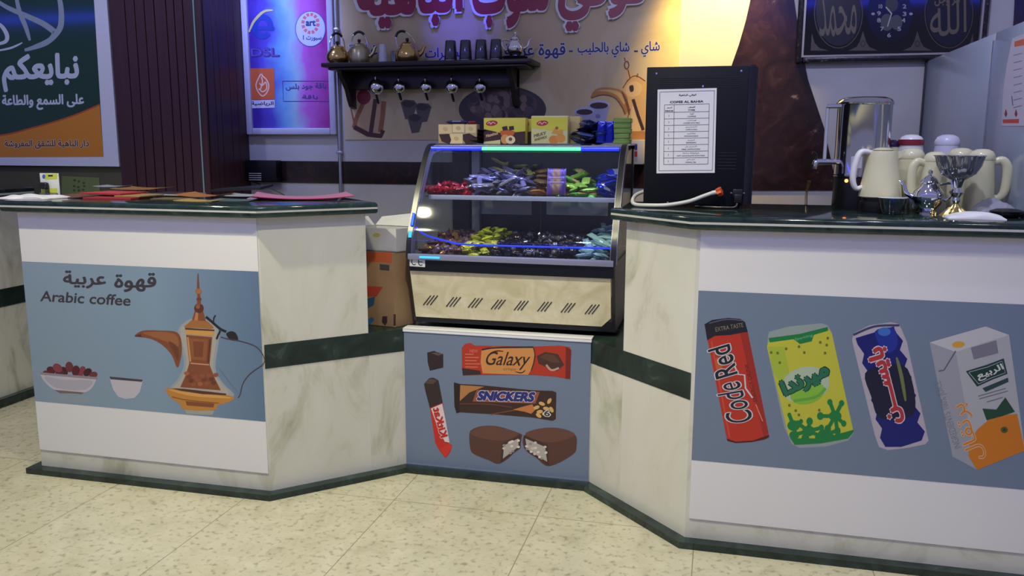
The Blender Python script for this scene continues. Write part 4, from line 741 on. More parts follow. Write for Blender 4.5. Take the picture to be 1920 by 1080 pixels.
# curved front glass (a thin bent sheet)
g = MB(); o1 = P2; o2 = [(p.x, p.y) for p in offs([Vector(p) for p in P2], .005)]; n = len(P2)
def strip(g, line, x0, x1, m): g.add([(x0, y, z) for y, z in line]+[(x1, y, z) for y, z in line], [[i, i+1, len(line)+i+1, len(line)+i] for i in range(len(line)-1)], m)
strip(g, P2, cx0+.019, cx1-.019, GLASS); g.build('front_glass', dc, smooth=60)
MB().box((cx0, 3.33, 1.300), (cx1, BK_, 1.306), GLASS).build('top_glass', dc)
MB().box((cx0, BK_-.03, 1.285), (cx1, BK_, 1.300), sided).box((cx0+.012, 3.31, 1.285), (cx1-.012, 3.335, 1.299), sidem, .002).build('top_rail', dc)
CPAN = noisemat('beige_stone_laminate', [(.3, (.56, .50, .32)), (.5, (.66, .60, .41)), (.7, (.74, .69, .52))], 9, 8, 1.5, .12)
def slant(z): return 3.088+(3.048-3.088)*(z-.600)/.215
ch = .035
g = MB(); pts = [(cx0+.014, .625), (cx1-.015-ch, .625), (cx1-.015, .625+ch), (cx1-.015, .815), (cx0+.006, .815)]
fr_ = [(x, slant(z)-.004, z) for x, z in pts]; bk_ = [(x, slant(z)+.01, z) for x, z in pts]; m_ = len(pts)
g.add(fr_+bk_, [list(range(m_)), list(range(m_, 2*m_))[::-1]]+[[i, (i+1) % m_, m_+(i+1) % m_, m_+i] for i in range(m_)], CPAN); LPN = g.build('lower_panel', dc, smooth=0)
MB().box((cx0+.012, 3.10, BZ+.012), (cx1-.012, BK_, .640), sided).build('base', dc)
for cx, cy in ((807, 563), (850, 566), (891, 568), (934, 571), (977, 573), (1021, 575), (1065, 577), (1110, 580)):
    v = MB()
    for k in (-1, 0, 1):
        def q(dx, dy): 
            z = aY(cx+k*6.5+dx, cy+dy, 3.066).z; p = aY(cx+k*6.5+dx, cy+dy, slant(z)-.0055); return p
        pp = [q(-7.6, 8.4), q(6.4, -9.4), q(7.8, -8.2), q(-6.2, 9.4)]
        v.add(pp+[p+Vector((0, .003, 0)) for p in pp], [[0, 1, 2, 3], [7, 6, 5, 4], [0, 1, 5, 4], [1, 2, 6, 5], [2, 3, 7, 6], [3, 0, 4, 7]], BLACK)
    v.build('vent_slots', LPN, smooth=0)
MB().box((cx0+.006, 3.036, .816), (cx1-.006, 3.05, .861), mat('black_glass', (.006, .007, .008), .04)).build('black_glass_strip', dc)
MB().box((cx0+.004, 3.024, .861), (cx1-.004, 3.046, .884), sidem, .003).build('front_sill', dc)
p = MB(); ES = Sheet((0, 3.0345, 0), (0, -1, 0)); ES.poly(p, [(768, 480), (797, 482), (797, 501), (768, 499)], ink(205, 205, 210), 1); ES.ring(p, 776.5, 490, 4.6, 6.6, 1.8, BK, 2, 20, 0, 50, 310); ES.ring(p, 789, 491, 4.6, 6.6, 1.8, BK, 2, 20, 0, 50, 310); ES.line(p, [(785, 491), (792, 491.3)], 1.6, BK, 2, False); p.build('printed_mark_label', dc, smooth=0)
deck = MB().box((cx0+.013, 3.05, .862), (cx1-.013, BK_-.03, .870), DARK); deck.build('deck', dc)
SHY0 = 3.205; SHZ = 1.098
MB().box((cx0+.014, SHY0+.008, SHZ-.006), (cx1-.014, BK_-.03, SHZ), GLASS).build('glass_shelf', dc)
MB().box((cx0+.03, SHY0, SHZ-.014), (cx1-.016, SHY0+.0075, SHZ+.004), mat('shelf_edge_blue_white', (.55, .58, .80), .25, .5), .001).build('shelf_edge', dc)
# rear sliding doors with pale inserts, inner posts
sd1 = MB().box((cx0+.012, BK_-.028, .870), (-.76, BK_-.020, 1.285), sided).build('sliding_door', dc); sd2 = MB().box((-.76, BK_-.018, .870), (cx1-.012, BK_-.010, 1.285), sided).build('sliding_door', dc)
PIN = mat('pale_insert', (.50, .50, .49), .4)
for a_, b_, yy, sdr in (((892, 366), (997, 403), BK_-.0285, sd1), ((1025, 368), (1140, 405), BK_-.0285, sd2)): a, b = aY(*a_, yy), aY(*b_, yy); MB().box((a.x, yy-.002, b.z), (b.x, yy, a.z+.02), PIN).build('door_insert', sdr)
MB().box((cx0+.10, BK_-.06, .870), (cx0+.135, BK_-.032, 1.285), mat('grey_post', (.22, .23, .25), .4)).build('inner_post', dc); MB().box((cx0+.06, BK_-.05, .870), (cx0+.085, BK_-.033, 1.285), sided).build('inner_post', dc)
def glow_tube(nm, pts, r, col_, es): 
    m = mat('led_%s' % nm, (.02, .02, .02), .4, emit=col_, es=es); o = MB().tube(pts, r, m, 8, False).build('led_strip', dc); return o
lz = 1.286; ly = 3.268
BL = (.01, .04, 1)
glow_tube('blue', [(cx0+.022, ly, lz), (-.93, ly, lz)], .008, BL, 1.0); glow_tube('green', [(-.928, ly, lz), (-.53, ly, lz)], .007, (.12, .95, .45), 1.5); glow_tube('blue', [(-.528, ly, lz), (cx1-.022, ly, lz)], .008, BL, 1.0)  # glowing blue and green tubes along the top rail
glow_tube('blue2', crom([Vector((cx0+.012, 3.09, .985)), Vector((cx0+.06, 3.07, .955)), Vector((cx0+.15, 3.062, .934)), Vector((-.9, 3.06, .922)), Vector((-.36, 3.058, .926))], 6), .004, BL, .9)  # blue reflection in the curved glass, built as a glowing tube
glow_tube('cyan', [(cx0+.055, 3.0215, .8725), (cx0+.135, 3.0215, .8725)], .0045, (.02, .55, 1), 1.3)  # blue reflection on the sill, built as a glowing tube
glow_tube('blue3', [(cx0+.010, 3.060, .990), (cx0+.010, 3.087, 1.035)], .006, (.01, .12, 1), 1.2); glow_tube('cyan', [(cx0+.008, 3.041, .945), (cx0+.008, 3.050, .967)], .007, (.02, .55, 1), 1.3)  # reflected blue light on the left pillar, built as glowing tubes
# ------------------------------------------------------------------ sweets
def pillow(l, w, t, m, me=None, crimp=.12, nx=16, ny=8, m2=None):
    mb = MB(); vs = []; 
    def H(u, v): 
        b = max(0, 1-abs(u)**4)*max(0, 1-abs(v)**3); return t/2*b**.5*(1+.10*math.sin(9*u+4*v)) + .0006
    for sgn in (1, -1):
        for i in range(nx+1):
            for j in range(ny+1):
                u, v = -1+2*i/nx, -1+2*j/ny; uu = u
                x = u*l/2; e = abs(u) > 1-crimp
                z = sgn*(H(u/(1-crimp), v) if not e else .0006); fl = 1.12 if abs(u) == 1 else 1
                vs.append((x, v*w/2*fl*(.92 if .75 < abs(u) < 1-crimp+.05 else 1), z))
    N = (nx+1)*(ny+1); q = []
    for i in range(nx):
        for j in range(ny): a = i*(ny+1)+j; q.append([a, a+ny+1, a+ny+2, a+1])
    mb.add(vs, q+[[N+k for k in f[::-1]] for f in q], m)
    if m2:
        lo, hi = nx//2-3, nx//2+3
        for k, f in enumerate(mb.f):
            if lo <= (k % len(q))//ny < hi and k < len(q): mb.m[k] = mb.mi(m2)
    return mb
def twist(r, l, m):
    return MB().lathe([(r*.9, -l), (r*.55, -l*.8), (r*.2, -l*.52), (r*.8, -l*.42), (r, -l*.2), (r, l*.2), (r*.8, l*.42), (r*.2, l*.52), (r*.55, l*.8), (r*.9, l)], m, 12, M=Matrix.Rotation(PI/2, 4, 'Y'), wob=lambda a, i: 1+(.25*math.cos(4*a) if i in (0, 1, 8, 9) else 0))
def wrap(name, c, rough=.22, metal=.35): return mat('wrapper_'+name, s2l(c), rough, metal)
def pile(kind, label, group, protos, x0, x1, y0, y1, z0, n, th, hmax, cat='sweet', tilt=.25, lean=0, rad=1.9):
    """n pieces laid in layers on a sloping heap; every piece an object of its own"""
    base = [p.build(kind) for p in protos]; first = [True]*len(base); placed = []
    for i in range(n):
        for k in range(30):
            x = random.uniform(x0, x1); y = random.uniform(y0, y1); 
            t_ = (y-y0)/(y1-y0); lim = hmax*(.25+.75*t_)
            lay = max([c-z0 for (a, b, c) in placed if (a-x)**2+(b-y)**2 < (th*rad)**2] or [-th*.38])
            z = z0+lay+th*.92
            if z < z0+lim+th: break
        else: continue
        placed.append((x, y, z)); j = i % len(base); o = base[j]
        if not first[j]: o = o.copy(); COL.objects.link(o)
        first[j] = False
        tl = tilt if lay else tilt*.3
        o.location = (x, y, z); o.rotation_euler = (random.uniform(-tl, tl)+lean*random.random(), random.uniform(-tl, tl), random.uniform(0, 6.28))
        tag(o, label, cat, group)
def xa(px, y=3.35, z=350): return aY(px, z, y).x
random.seed(11)
d1, d2 = SHZ+.001, .871
pile('wrapped_sweet', 'small red wrapped sweet at the left of the upper glass shelf', 'red sweets on the upper shelf', [twist(.013, .026, wrap('red', (170, 28, 44))), pillow(.045, .03, .016, wrap('red2', (140, 20, 36)))], xa(818), xa(892), 3.24, 3.40, d1, 34, .016, .035)
pile('wrapped_stick', 'clear violet grey wrapped stick on the upper glass shelf', 'violet grey sticks on the upper shelf', [pillow(.10, .022, .014, wrap('violet', (120, 116, 160), .15)), pillow(.09, .026, .016, wrap('grey', (110, 108, 120), .15))], xa(885), xa(985), 3.26, 3.56, d1, 84, .016, .115, tilt=.5, rad=2.4)
pile('wrapped_stick', 'olive yellow wrapped stick behind the violet ones on the upper shelf', 'olive sticks on the upper shelf', [pillow(.10, .024, .014, wrap('olive', (150, 150, 84), .2))], xa(930, 3.5), xa(1003, 3.5), 3.42, 3.56, d1, 30, .016, .12, tilt=.5, rad=2.6)
pile('snack_pack', 'amber foil snack pack in the middle of the upper glass shelf', 'amber packs on the upper shelf', [pillow(.075, .05, .02, wrap('amber', (190, 124, 58))), pillow(.075, .05, .02, wrap('dkgold', (96, 76, 46)))], xa(1002), xa(1024), 3.27, 3.50, d1, 12, .022, .10, rad=2)
pile('snack_pack', 'green and cream bar at the right of the upper glass shelf', 'green bars on the upper shelf', [pillow(.095, .034, .016, wrap('green', (96, 168, 64)), m2=wrap('cream', (190, 160, 100))), pillow(.09, .036, .016, wrap('lime', (140, 180, 70)))], xa(1058), xa(1116), 3.27, 3.50, d1, 26, .018, .09, tilt=.4, rad=2.2)
pile('snack_pack', 'shiny blue pack at the far right of the upper glass shelf', 'blue packs on the upper shelf', [pillow(.075, .05, .02, wrap('blue', (30, 52, 190)), m2=wrap('silverw', (180, 190, 220)))], xa(1134), xa(1150), 3.27, 3.48, d1, 12, .022, .10, tilt=.5, rad=2)
for i, (py, w_) in enumerate(((362, .0), (340, .012), (320, .03))):
    o = pillow(.075, .055, .022, wrap('purple', (74, 46, 128), .35, .0), m2=wrap('pgold', (110, 74, 70), .35, .0)).build('snack_pack'); o.rotation_euler = (1.25, 0, .05); o.location = (xa(1043, 3.27+w_*2), 3.27+w_*2.2, d1+.034+w_*1.6); tag(o, 'purple pack with a gold middle leaning between amber and green packs', 'sweet', 'purple packs on the upper shelf')
pile('wrapped_sweet', 'gold and brown foil sweet at the left of the lower deck', 'gold and brown sweets on the lower deck', [twist(.013, .025, wrap('gold', (186, 140, 74), .15, .8)), twist(.013, .025, wrap('brown', (104, 62, 44))), pillow(.05, .028, .016, wrap('bronze', (130, 92, 66), .18, .7)), twist(.012, .024, wrap('mauve', (110, 84, 110)))], cx0+.045, xa(878, 3.2), 3.075, 3.48, d2, 120, .017, .055)
pile('wrapped_sweet', 'red wrapped sweet at the back left of the lower deck', 'red sweets on the lower deck', [pillow(.05, .03, .016, wrap('red3', (168, 52, 40)))], xa(826, 3.45), xa(850, 3.45), 3.45, 3.52, d2, 5, .017, .04)
pile('wrapped_sweet', 'yellow green wrapped sweet heaped on the lower deck', 'yellow green sweets on the lower deck', [pillow(.055, .028, .016, wrap('ygreen', (190, 190, 44), .3, .1)), pillow(.05, .026, .016, wrap('ygreen2', (160, 168, 40), .3, .1))], xa(872, 3.15), xa(922, 3.15), 3.075, 3.46, d2, 55, .017, .07, tilt=.5, rad=2.2)
pile('wrapped_sweet', 'dark wrapped sweet with shiny flecks in the middle of the lower deck', 'dark sweets on the lower deck', [twist(.013, .024, wrap('black', (24, 22, 28), .1, .6)), twist(.012, .024, wrap('dknavy', (40, 36, 60), .12, .6)), pillow(.04, .026, .014, wrap('dkbrown', (60, 44, 40), .12, .6)), twist(.012, .022, wrap('silver', (170, 165, 170), .12, .8))], xa(930, 3.15), xa(1090, 3.2), 3.075, 3.50, d2, 210, .017, .055)
pile('wrapped_stick', 'pale mint wrapped stick at the right of the lower deck', 'mint sticks on the lower deck', [pillow(.075, .024, .014, wrap('mint', (160, 200, 205), .2, .1)), pillow(.07, .024, .014, wrap('palebl', (130, 160, 190), .2, .1))], xa(1100, 3.2), xa(1140, 3.2), 3.08, 3.50, d2, 75, .016, .085, tilt=.5, rad=2.3)
# ------------------------------------------------------------------ packets on top of the case
TZ = 1.3065
def tpx(px, y=3.42): return aY(px, 265, y).x
def carton_box(name, label, cat, px0, px1, pytop, y, depth, m, rz=0, group=None):
    x0, x1 = aY(px0, 268, y).x, aY(px1, 268, y).x; zt = aY((px0+px1)/2, pytop, y).z
    t = thing(name, label, cat, ((x0+x1)/2, y+depth/2, TZ), rz, group)
    MB().box((x0, y, TZ), (x1, y+depth, zt), m, .0015).build('carton', t); return t, Sheet((0, y-.0004, 0), (0, -1, 0)), zt
YB = ink(205, 196, 70); CRM = ink(206, 198, 150); LOGO = ink(170, 44, 60); DB = ink(56, 34, 32)
t, Q, zt = carton_box('biscuit_box', 'yellow and brown hazelnut biscuit box standing on the glass case', 'box', 907, 985, 221, 3.43, .05, YB)
p = MB(); Q.poly(p, [(907, 242), (925, 246), (950, 252), (966, 248), (985, 246), (985, 271), (907, 271)], DB, 1); Q.poly(p, [(907, 266), (925, 264), (938, 262), (938, 271), (907, 271)], CRM, 2); Q.blob(p, 922, 231, 11, 5, LOGO, 2, 20, -6); Q.line(p, [(914, 232), (918, 229), (920, 233), (924, 229), (929, 232)], 1.4, ink(230, 190, 190), 3)
Q.poly(p, [(937, 246), (952, 242), (966, 247), (962, 254), (940, 254)], ink(196, 96, 44), 3); Q.poly(p, [(941, 238), (951, 236), (952, 244), (943, 245)], DB, 4); Q.poly(p, [(954, 237), (963, 236), (964, 243), (955, 245)], DB, 4); Q.blob(p, 947, 261, 8, 9, ink(206, 150, 84), 4); Q.blob(p, 957, 262, 9, 8, ink(226, 206, 170), 5); Q.blob(p, 957, 261, 3.5, 3.5, ink(110, 76, 50), 6, 12); Q.text(p, 'Hazelnut', (911, 258), (934, 252), (911, 252), ink(214, 180, 140), 4, .03); p.build('printed_front', t, smooth=0)
t, Q, zt = carton_box('biscuit_box', 'yellow box end with a red oval mark between the two biscuit boxes', 'box', 974, 996, 223, 3.49, .05, YB)
p = MB(); Q.blob(p, 985, 233, 7, 6, LOGO, 1, 20, -10); Q.line(p, [(980, 234), (984, 231), (987, 235), (990, 231)], 1.3, ink(230, 190, 190), 2); Q.poly(p, [(974, 252), (996, 246), (996, 272), (974, 272)], DB, 1); p.build('printed_front', t, smooth=0)
t, Q, zt = carton_box('biscuit_box', 'yellow and white biscuit box with two round biscuits on the glass case', 'box', 996, 1064, 217, 3.40, .05, CRM)
p = MB(); Q.poly(p, [(996, 220), (1064, 220), (1064, 244), (1040, 246), (1018, 242), (996, 240)], YB, 1); Q.blob(p, 1017, 231, 11, 5, LOGO, 2, 20, -6); Q.line(p, [(1009, 232), (1013, 229), (1016, 233), (1020, 229), (1025, 231)], 1.4, ink(230, 190, 190), 3)
Q.blob(p, 1038, 262, 9, 8, ink(196, 128, 60), 3); Q.blob(p, 1051, 259, 9, 8, ink(206, 140, 66), 4); Q.poly(p, [(1034, 250), (1040, 240), (1046, 244), (1055, 242), (1056, 250), (1045, 252)], ink(206, 150, 70), 3); Q.blob(p, 1044, 240, 3, 3, ink(150, 90, 50), 4, 10); Q.text(p, 'MILKY', (1001, 258), (1024, 252), (1001, 252), ink(120, 100, 80), 3, .05); Q.text(p, 'SANDWICH', (1002, 265), (1025, 259), (1002, 260), ink(120, 100, 80), 3, .05); p.build('printed_front', t, smooth=0)
carton_box('biscuit_box', 'plain cream carton behind the yellow and white biscuit box', 'box', 1062, 1087, 218, 3.475, .06, mat('cream_card2', s2l((196, 176, 120)), .5))
WF = ink(214, 196, 150); t, Q, zt = carton_box('wafer_pack', 'wafer pack with printed cream cubes and chocolate at the left end of the case top', 'pack', 822, 894, 233, 3.41, .045, ink(180, 160, 120))
p = MB()
for i, (a, b, c, d, m) in enumerate([(822, 848, 233, 251, WF), (848, 871, 232, 249, ink(224, 206, 160)), (872, 893, 233, 250, WF), (843, 868, 250, 270, ink(222, 202, 154))]): Q.poly(p, [(a+.8, c+.8), (b-.8, c+.8), (b-.8, d-.8), (a+.8, d-.8)], m, 1+i % 2); Q.blob(p, (a+b)/2, (c+d)/2, 5, 4, ink(196, 172, 120), 3, 12, 20)
Q.poly(p, [(823, 252), (842, 251), (846, 262), (843, 271), (828, 265)], DB, 2); Q.poly(p, [(868, 252), (880, 250), (894, 258), (894, 270), (874, 271), (868, 262)], DB, 2); p.build('printed_front', t, smooth=0)
o = pillow(.10, .05, .016, wrap('navy2', (52, 58, 110)), m2=wrap('sil2', (120, 130, 170))).build('snack_pack'); o.location = (tpx(858, 3.433), 3.433, zt+.0085); o.rotation_euler = (0, 0, .1); tag(o, 'dark blue foil pack lying on top of the wafer pack', 'sweet')
o = pillow(.04, .03, .012, wrap('red4', (150, 50, 50))).build('snack_pack'); o.location = (tpx(886, 3.43), 3.43, zt+.007); tag(o, 'small red foil pack on the right end of the wafer pack', 'sweet')
dk = [pillow(.10, .045, .014, wrap('choc', (44, 28, 32))).build('snack_pack')]
for k in range(4):
    o = dk[0] if k == 0 else dk[0].copy()
    if k: COL.objects.link(o)
    o.location = (tpx(899, 3.45)+.004*(k % 2), 3.45+.006*k, TZ+.0085+.0145*k); o.rotation_euler = (0, .06, 1.2+.2*k); tag(o, 'dark chocolate pack stacked between the wafer pack and yellow box', 'sweet', 'dark packs on the case top')
random.seed(5)
pile('snack_pack', 'dark blue silvery pack heaped on the right of the case top', 'blue packs on the case top', [pillow(.085, .045, .014, wrap('inkblue', (28, 34, 70), .15, .6)), pillow(.085, .045, .014, wrap('steelblue', (90, 110, 180), .12, .6))], tpx(1084), tpx(1128), 3.40, 3.50, TZ, 18, .0145, .075, tilt=.35, rad=2.6)
for i, (px, h_, ry) in enumerate(((1127, .075, .08), (1141, .085, -.03))):
    o = pillow(.085, .034 if i == 0 else .042, .016, wrap('royal', (24, 40, 176))).build('snack_pack'); o.location = (tpx(px, 3.395), 3.395+.012*i, TZ+.046); o.rotation_euler = (0, PI/2+ry, PI/2); o.rotation_euler = (PI/2, PI/2+ry, 0); tag(o, 'royal blue pack standing %s the green packet stack' % ('second to the left of' if i == 0 else 'right beside'), 'sweet')
gx0, gx1 = aY(1149, 260, 3.41).x, aY(1182, 260, 3.41).x; base = None
for k in range(5):
    z = TZ+k*.0205
    if base is None:
        base = thing('biscuit_packet', '', 'pack', ((gx0+gx1)/2, 3.44, TZ), 0, 'green packets stacked on the case top')
        MB().box((gx0, 3.405, TZ), (gx1, 3.475, TZ+.020), wrap('leaf', (140, 160, 84), .35, .1), .004).build('packet', base); MB().box((gx0-.0006, 3.4042, TZ+.013), (gx1+.0006, 3.4755, TZ+.0192), wrap('dleaf', (74, 150, 56), .35, .1), .003).build('green_band', base); o = base
    else: o = dup(base, ((gx0+gx1)/2+random.uniform(-.003, .003), 3.44, z), random.uniform(-.05, .05))
    o['label'] = ['bottom', 'second lowest', 'middle', 'second highest', 'topmost'][k]+' green packet of the stack at the right end of the case top'
# ------------------------------------------------------------------ cartons between the left counter and the case
cb = thing('cardboard_box', 'brown cardboard box with an orange band left of the display case', 'box', (-1.30, 3.2, ZB1+.001), 0)
pA, pB_, pC_ = Vector((-1.345, 3.068)), Vector((-1.226, 3.045)), Vector((-1.185, 3.135)); 
u = (pB_-pA).normalized(); v = Vector((-u.y, u.x)); W_ = .195; Dp = .11
quad = [pB_-u*W_, pB_, pB_+v*Dp+u*.03, pB_-u*W_+v*Dp+u*.03]
z0, z1 = ZB1+.0015, aY(740, 474, 3.05).z
MB().prism([tuple(q) for q in quad], CARD, 'z', z0, z1).build('carton', cb, smooth=0)
n3 = Vector((u.y, -u.x, 0)); CBs = Sheet((pB_.x, pB_.y, 0)+() if False else (pB_.x, pB_.y, 0), n3)
p = MB(); OB = ink(196, 92, 46, .7); CBs.poly(p, [(660, 472), (735, 473), (735, 493), (660, 489)], OB, 1); p.build('orange_band', cb, smooth=0)
p = MB(); CBs.poly(p, [(712, 495), (730, 497), (730, 508), (712, 506)], ink(72, 66, 66, .7), 1); p.build('printed_symbol', cb, smooth=0)
p = MB(); CBs.poly(p, [(682, 536), (718, 538), (706, 556), (682, 557)], ink(176, 62, 44, .7), 1); p.build('printed_picture', cb, smooth=0); p = MB(); CBs.poly(p, [(682, 562), (703, 556), (701, 572), (690, 578), (682, 574)], ink(40, 84, 116, .7), 1); p.build('printed_picture', cb, smooth=0); p = MB(); CBs.poly(p, [(682, 602), (698, 594), (702, 600), (694, 608), (682, 610)], ink(44, 110, 160, .7), 1); p.build('printed_picture', cb, smooth=0)
p = MB(); CBs.poly(p, [(717, 593), (726, 593), (726, 604), (722, 611), (716, 604)], ink(60, 40, 36, .7), 1); p.build('printed_arrow', cb, smooth=0); p = MB(); CBs.poly(p, [(738, 589), (742, 589), (742, 610), (738, 611)], ink(70, 44, 34, .7), 1); p.build('printed_arrow', cb, smooth=0)
wbx = thing('cardboard_box', 'open white carton with raised flaps on top of the brown cardboard box', 'box', (-1.30, 3.2, z1+.0015))
WC = noisemat('white_card', [(.3, (.50, .50, .50)), (.7, (.56, .56, .56))], 6, 3, 0, .6)
qs = [q+v*.010+u*.006 for q in quad]; zt = aY(700, 428, 3.06).z; zb = z1+.0015; wl = .004
def wall2(a, b, z0_, z1_): 
    t_ = (b-a).normalized(); nn = Vector((-t_.y, t_.x))*wl; return MB().prism([tuple(a), tuple(b), tuple(b+nn), tuple(a+nn)], WC, 'z', z0_, z1_)
for i in range(4): wall2(qs[i], qs[(i+1) % 4], zb, zt).build('side_wall', wbx, smooth=0)
MB().prism([tuple(q) for q in qs], WC, 'z', zb, zb+.004).build('bottom', wbx, smooth=0)
def flap(a, b, dz, back): 
    A3, B3 = Vector((a.x, a.y, zt)), Vector((b.x, b.y, zt)); o3 = Vector((back.x, back.y, dz)); k = (B3-A3)*.06; pts = [A3, B3, B3+o3-k, A3+o3+k]; up = Vector((0, 0, .003))
    return MB().add(pts+[q+up for q in pts], [[0, 1, 2, 3], [7, 6, 5, 4], [0, 1, 5, 4], [1, 2, 6, 5], [2, 3, 7, 6], [3, 0, 4, 7]], WC)
def flap4(p4):
    p4 = [Vector(q) for q in p4]; nn = (p4[1]-p4[0]).cross(p4[2]-p4[0]).normalized()*.003
    return MB().add(p4+[q+nn for q in p4], [[0, 1, 2, 3], [7, 6, 5, 4], [0, 1, 5, 4], [1, 2, 6, 5], [2, 3, 7, 6], [3, 0, 4, 7]], WC)
b2, b3 = qs[2]-v*.004, qs[3]-v*.004
flap4([(b3.x, b3.y, zt), (b2.x, b2.y, zt), (b2.x+v.x*.04, b2.y+v.y*.04, zt+.055), (b3.x+v.x*.05, b3.y+v.y*.05, zt+.030)]).build('flap', wbx, smooth=0)
f1_ = qs[3]+(qs[0]-qs[3])*.1; f0_ = qs[3]+(qs[0]-qs[3])*.9
flap4([(f0_.x, f0_.y, zt), (f1_.x, f1_.y, zt), (f1_.x-u.x*.03, f1_.y-u.y*.03, zt+.035), (f0_.x-u.x*.03, f0_.y-u.y*.03, zt+.035)]).build('flap', wbx, smooth=0)
p = MB(); Q = Sheet((qs[1].x, qs[1].y, 0), n3); Q.blob(p, 706, 441, 7, 4, ink(176, 170, 90, .7), 1, 14); p.build('printed_mark', wbx, smooth=0)
# ------------------------------------------------------------------ coffee machine on the right counter
MY = 2.995; mx0, mx1 = -.259, .112; mz0, mz1 = ST+.0005, 1.566
cm = thing('coffee_machine', 'tall black coffee machine with a menu sheet on the right counter', 'coffee machine', (-.07, 3.11, ST))
MB().box((mx0, MY, mz0+.008), (.082, 3.24, mz1), BLACKM, .003).build('front_panel', cm)
rr = .036; prof = [(.070, MY+.001)]+[(mx1-rr+rr*math.sin(a), MY+.002+rr-rr*math.cos(a)) for a in [PI/2*i/10 for i in range(11)]]+[(mx1, 3.24), (.070, 3.24)]
cg = mat('side_cover_grey', (.014, .014, .024), .42, spec=.35)
bm = bmesh.new(); vs = [bm.verts.new((x, y, mz0+.012)) for x, y in prof]; f = bm.faces.new(vs); r = bmesh.ops.extrude_face_region(bm, geom=[f]); top = [g for g in r['geom'] if isinstance(g, bmesh.types.BMVert)]
for v in top: v.co.z = mz1+.003
bmesh.ops.recalc_face_normals(bm, faces=bm.faces); bmesh.ops.bevel(bm, geom=[e for e in bm.edges if all(abs(v.co.z-mz1-.003) < 1e-5 for v in e.verts)], offset=.006, segments=3, affect='EDGES'); bm.verts.index_update()
MB().bm(bm, cg).build('side_cover', cm, smooth=50)
MB().box((mx1-.004, 3.03, 1.48), (mx1+.0005, 3.06, 1.535), BLACK, .001).build('grip_slot', cm)
for px, y0, y1 in ((0, 146, 164), (0, 286, 316)):
    v = MB()
    for k in range(6):
        z = aY(1300, y0+(y1-y0)*k/5, MY).z; a = aY(1235 if y0 < 200 else 1350, 200, MY).x; b = aY(1385, 200, MY).x; v.box((a, MY-.001, z-.0012), (b, MY+.002, z+.0012), mat('louvre', (.02, .02, .022), .3))
    v.build('louvres', cm, smooth=0)
for px, py in ((1231, 138), (1390, 133), (1318, 162), (1252, 380)): c = aY(px, py, MY); MB().lathe([(.004, 0), (.0035, .0015), (0, .002)], CHROME, 12, M=Matrix.Translation(c) @ Matrix.Rotation(PI/2, 4, 'X')).build('screw', cm)
for x in (mx0+.03, .06):
    for y in (MY+.03, 3.21): MB().lathe([(.014, 0), (.014, .012)], BLACK, 14, (x, y, ST+.0003)).build('foot', cm)
sk = aY(1383, 362, MY); MB().box((sk.x-.017, MY-.010, sk.z-.014), (sk.x+.017, MY, sk.z+.014), BLACK, .003).build('power_socket', cm); pso = cm.children[-1] if False else bpy.data.objects['power_socket']
for dx in (-.021, .021): MB().lathe([(.003, 0), (.0028, .0015), (0, .002)], CHROME, 10, M=Matrix.Translation((sk.x+dx, MY-.001, sk.z)) @ Matrix.Rotation(PI/2, 4, 'X')).build('screw', cm)
MB().box((sk.x-.012, MY-.034, sk.z-.032), (sk.x+.014, MY-.010, sk.z-.002), BLACK, .004).build('power_plug', pso)
MB().tube([(sk.x, MY-.026, sk.z-.030), (sk.x-.008, MY-.034, ST+.006), (sk.x-.05, MY-.04, ST+.0045), (sk.x-.10, MY-.03, ST+.0045), (sk.x-.14, MY-.012, ST+.0045)], .0042, BLACK, 8).build('power_cable', cm)
HS = mat('hose_white', (.62, .62, .56), .35)
tp = aY(1335, 362, MY-.03)
dh = MB().tube([tp, aY(1318, 368, MY-.035), aY(1290, 378, MY-.045), aY(1250, 385, MY-.055)+Vector((0, 0, .001)), aY(1215, 386, MY-.05)+Vector((0, 0, .002)), aY(1192, 384, MY-.01)+Vector((0, 0, .001)), aY(1186, 377, MY+.05), aY(1192, 366, MY+.09), aY(1208, 359, MY+.11), aY(1222, 358, MY+.12)], .0068, HS, 12).build('drain_hose', cm)
kn = aY(1349, 359, MY-.03); R = Matrix.Translation(kn) @ Matrix.Rotation(1.15, 4, 'Y') @ Matrix.Rotation(.25, 4, 'X')
OG = mat('orange_plastic', s2l((226, 92, 50)), .35)
MB().lathe([(.0, -.009), (.013, -.008), (.014, 0), (.013, .008), (0, .009)], OG, 30, M=R, wob=lambda a, i: 1+.22*math.cos(5*a)).build('tap_knob', dh); MB().tube([tp, tp+(kn-tp)*.7], .008, HS, 10, False).build('tap_fitting', dh)
tag(MB().box((0, 0, 0), (0, 0, 0), PAPER).build('x'), 'x', 'x') if False else None
ms = thing('menu_sheet', 'white printed price list taped to the black coffee machine', 'menu', (aY(1287, 244, MY).x, MY, aY(1287, 325, MY).z))
MS = Sheet((0, MY-.0022, 0), (0, -1, 0)); MSB = Sheet((0, MY-.0012, 0), (0, -1, 0)); pp = [(1233, 168), (1344, 165), (1340, 324), (1231, 325)]
f4 = [MSB.at(*q_, 1) for q_ in pp]; MB().add(f4+[q_+Vector((0, -.0006, 0)) for q_ in f4], [[0, 1, 2, 3], [7, 6, 5, 4], [0, 1, 5, 4], [1, 2, 6, 5], [2, 3, 7, 6], [3, 0, 4, 7]], PAPER).build('sheet', ms, smooth=0)
p = MB(); MI = ink(50, 50, 58)
def mpt(u, v): # sheet coordinates 0..1 to pixels
    a = Vector(pp[0])*(1-u)+Vector(pp[1])*u; b = Vector(pp[3])*(1-u)+Vector(pp[2])*u; q = a*(1-v)+b*v; return (q.x, q.y)
def mline(u0, v0, u1, v1, w=.8): MS.line(p, [mpt(u0, v0), mpt(u1, v1)], w, MI, 1, False)
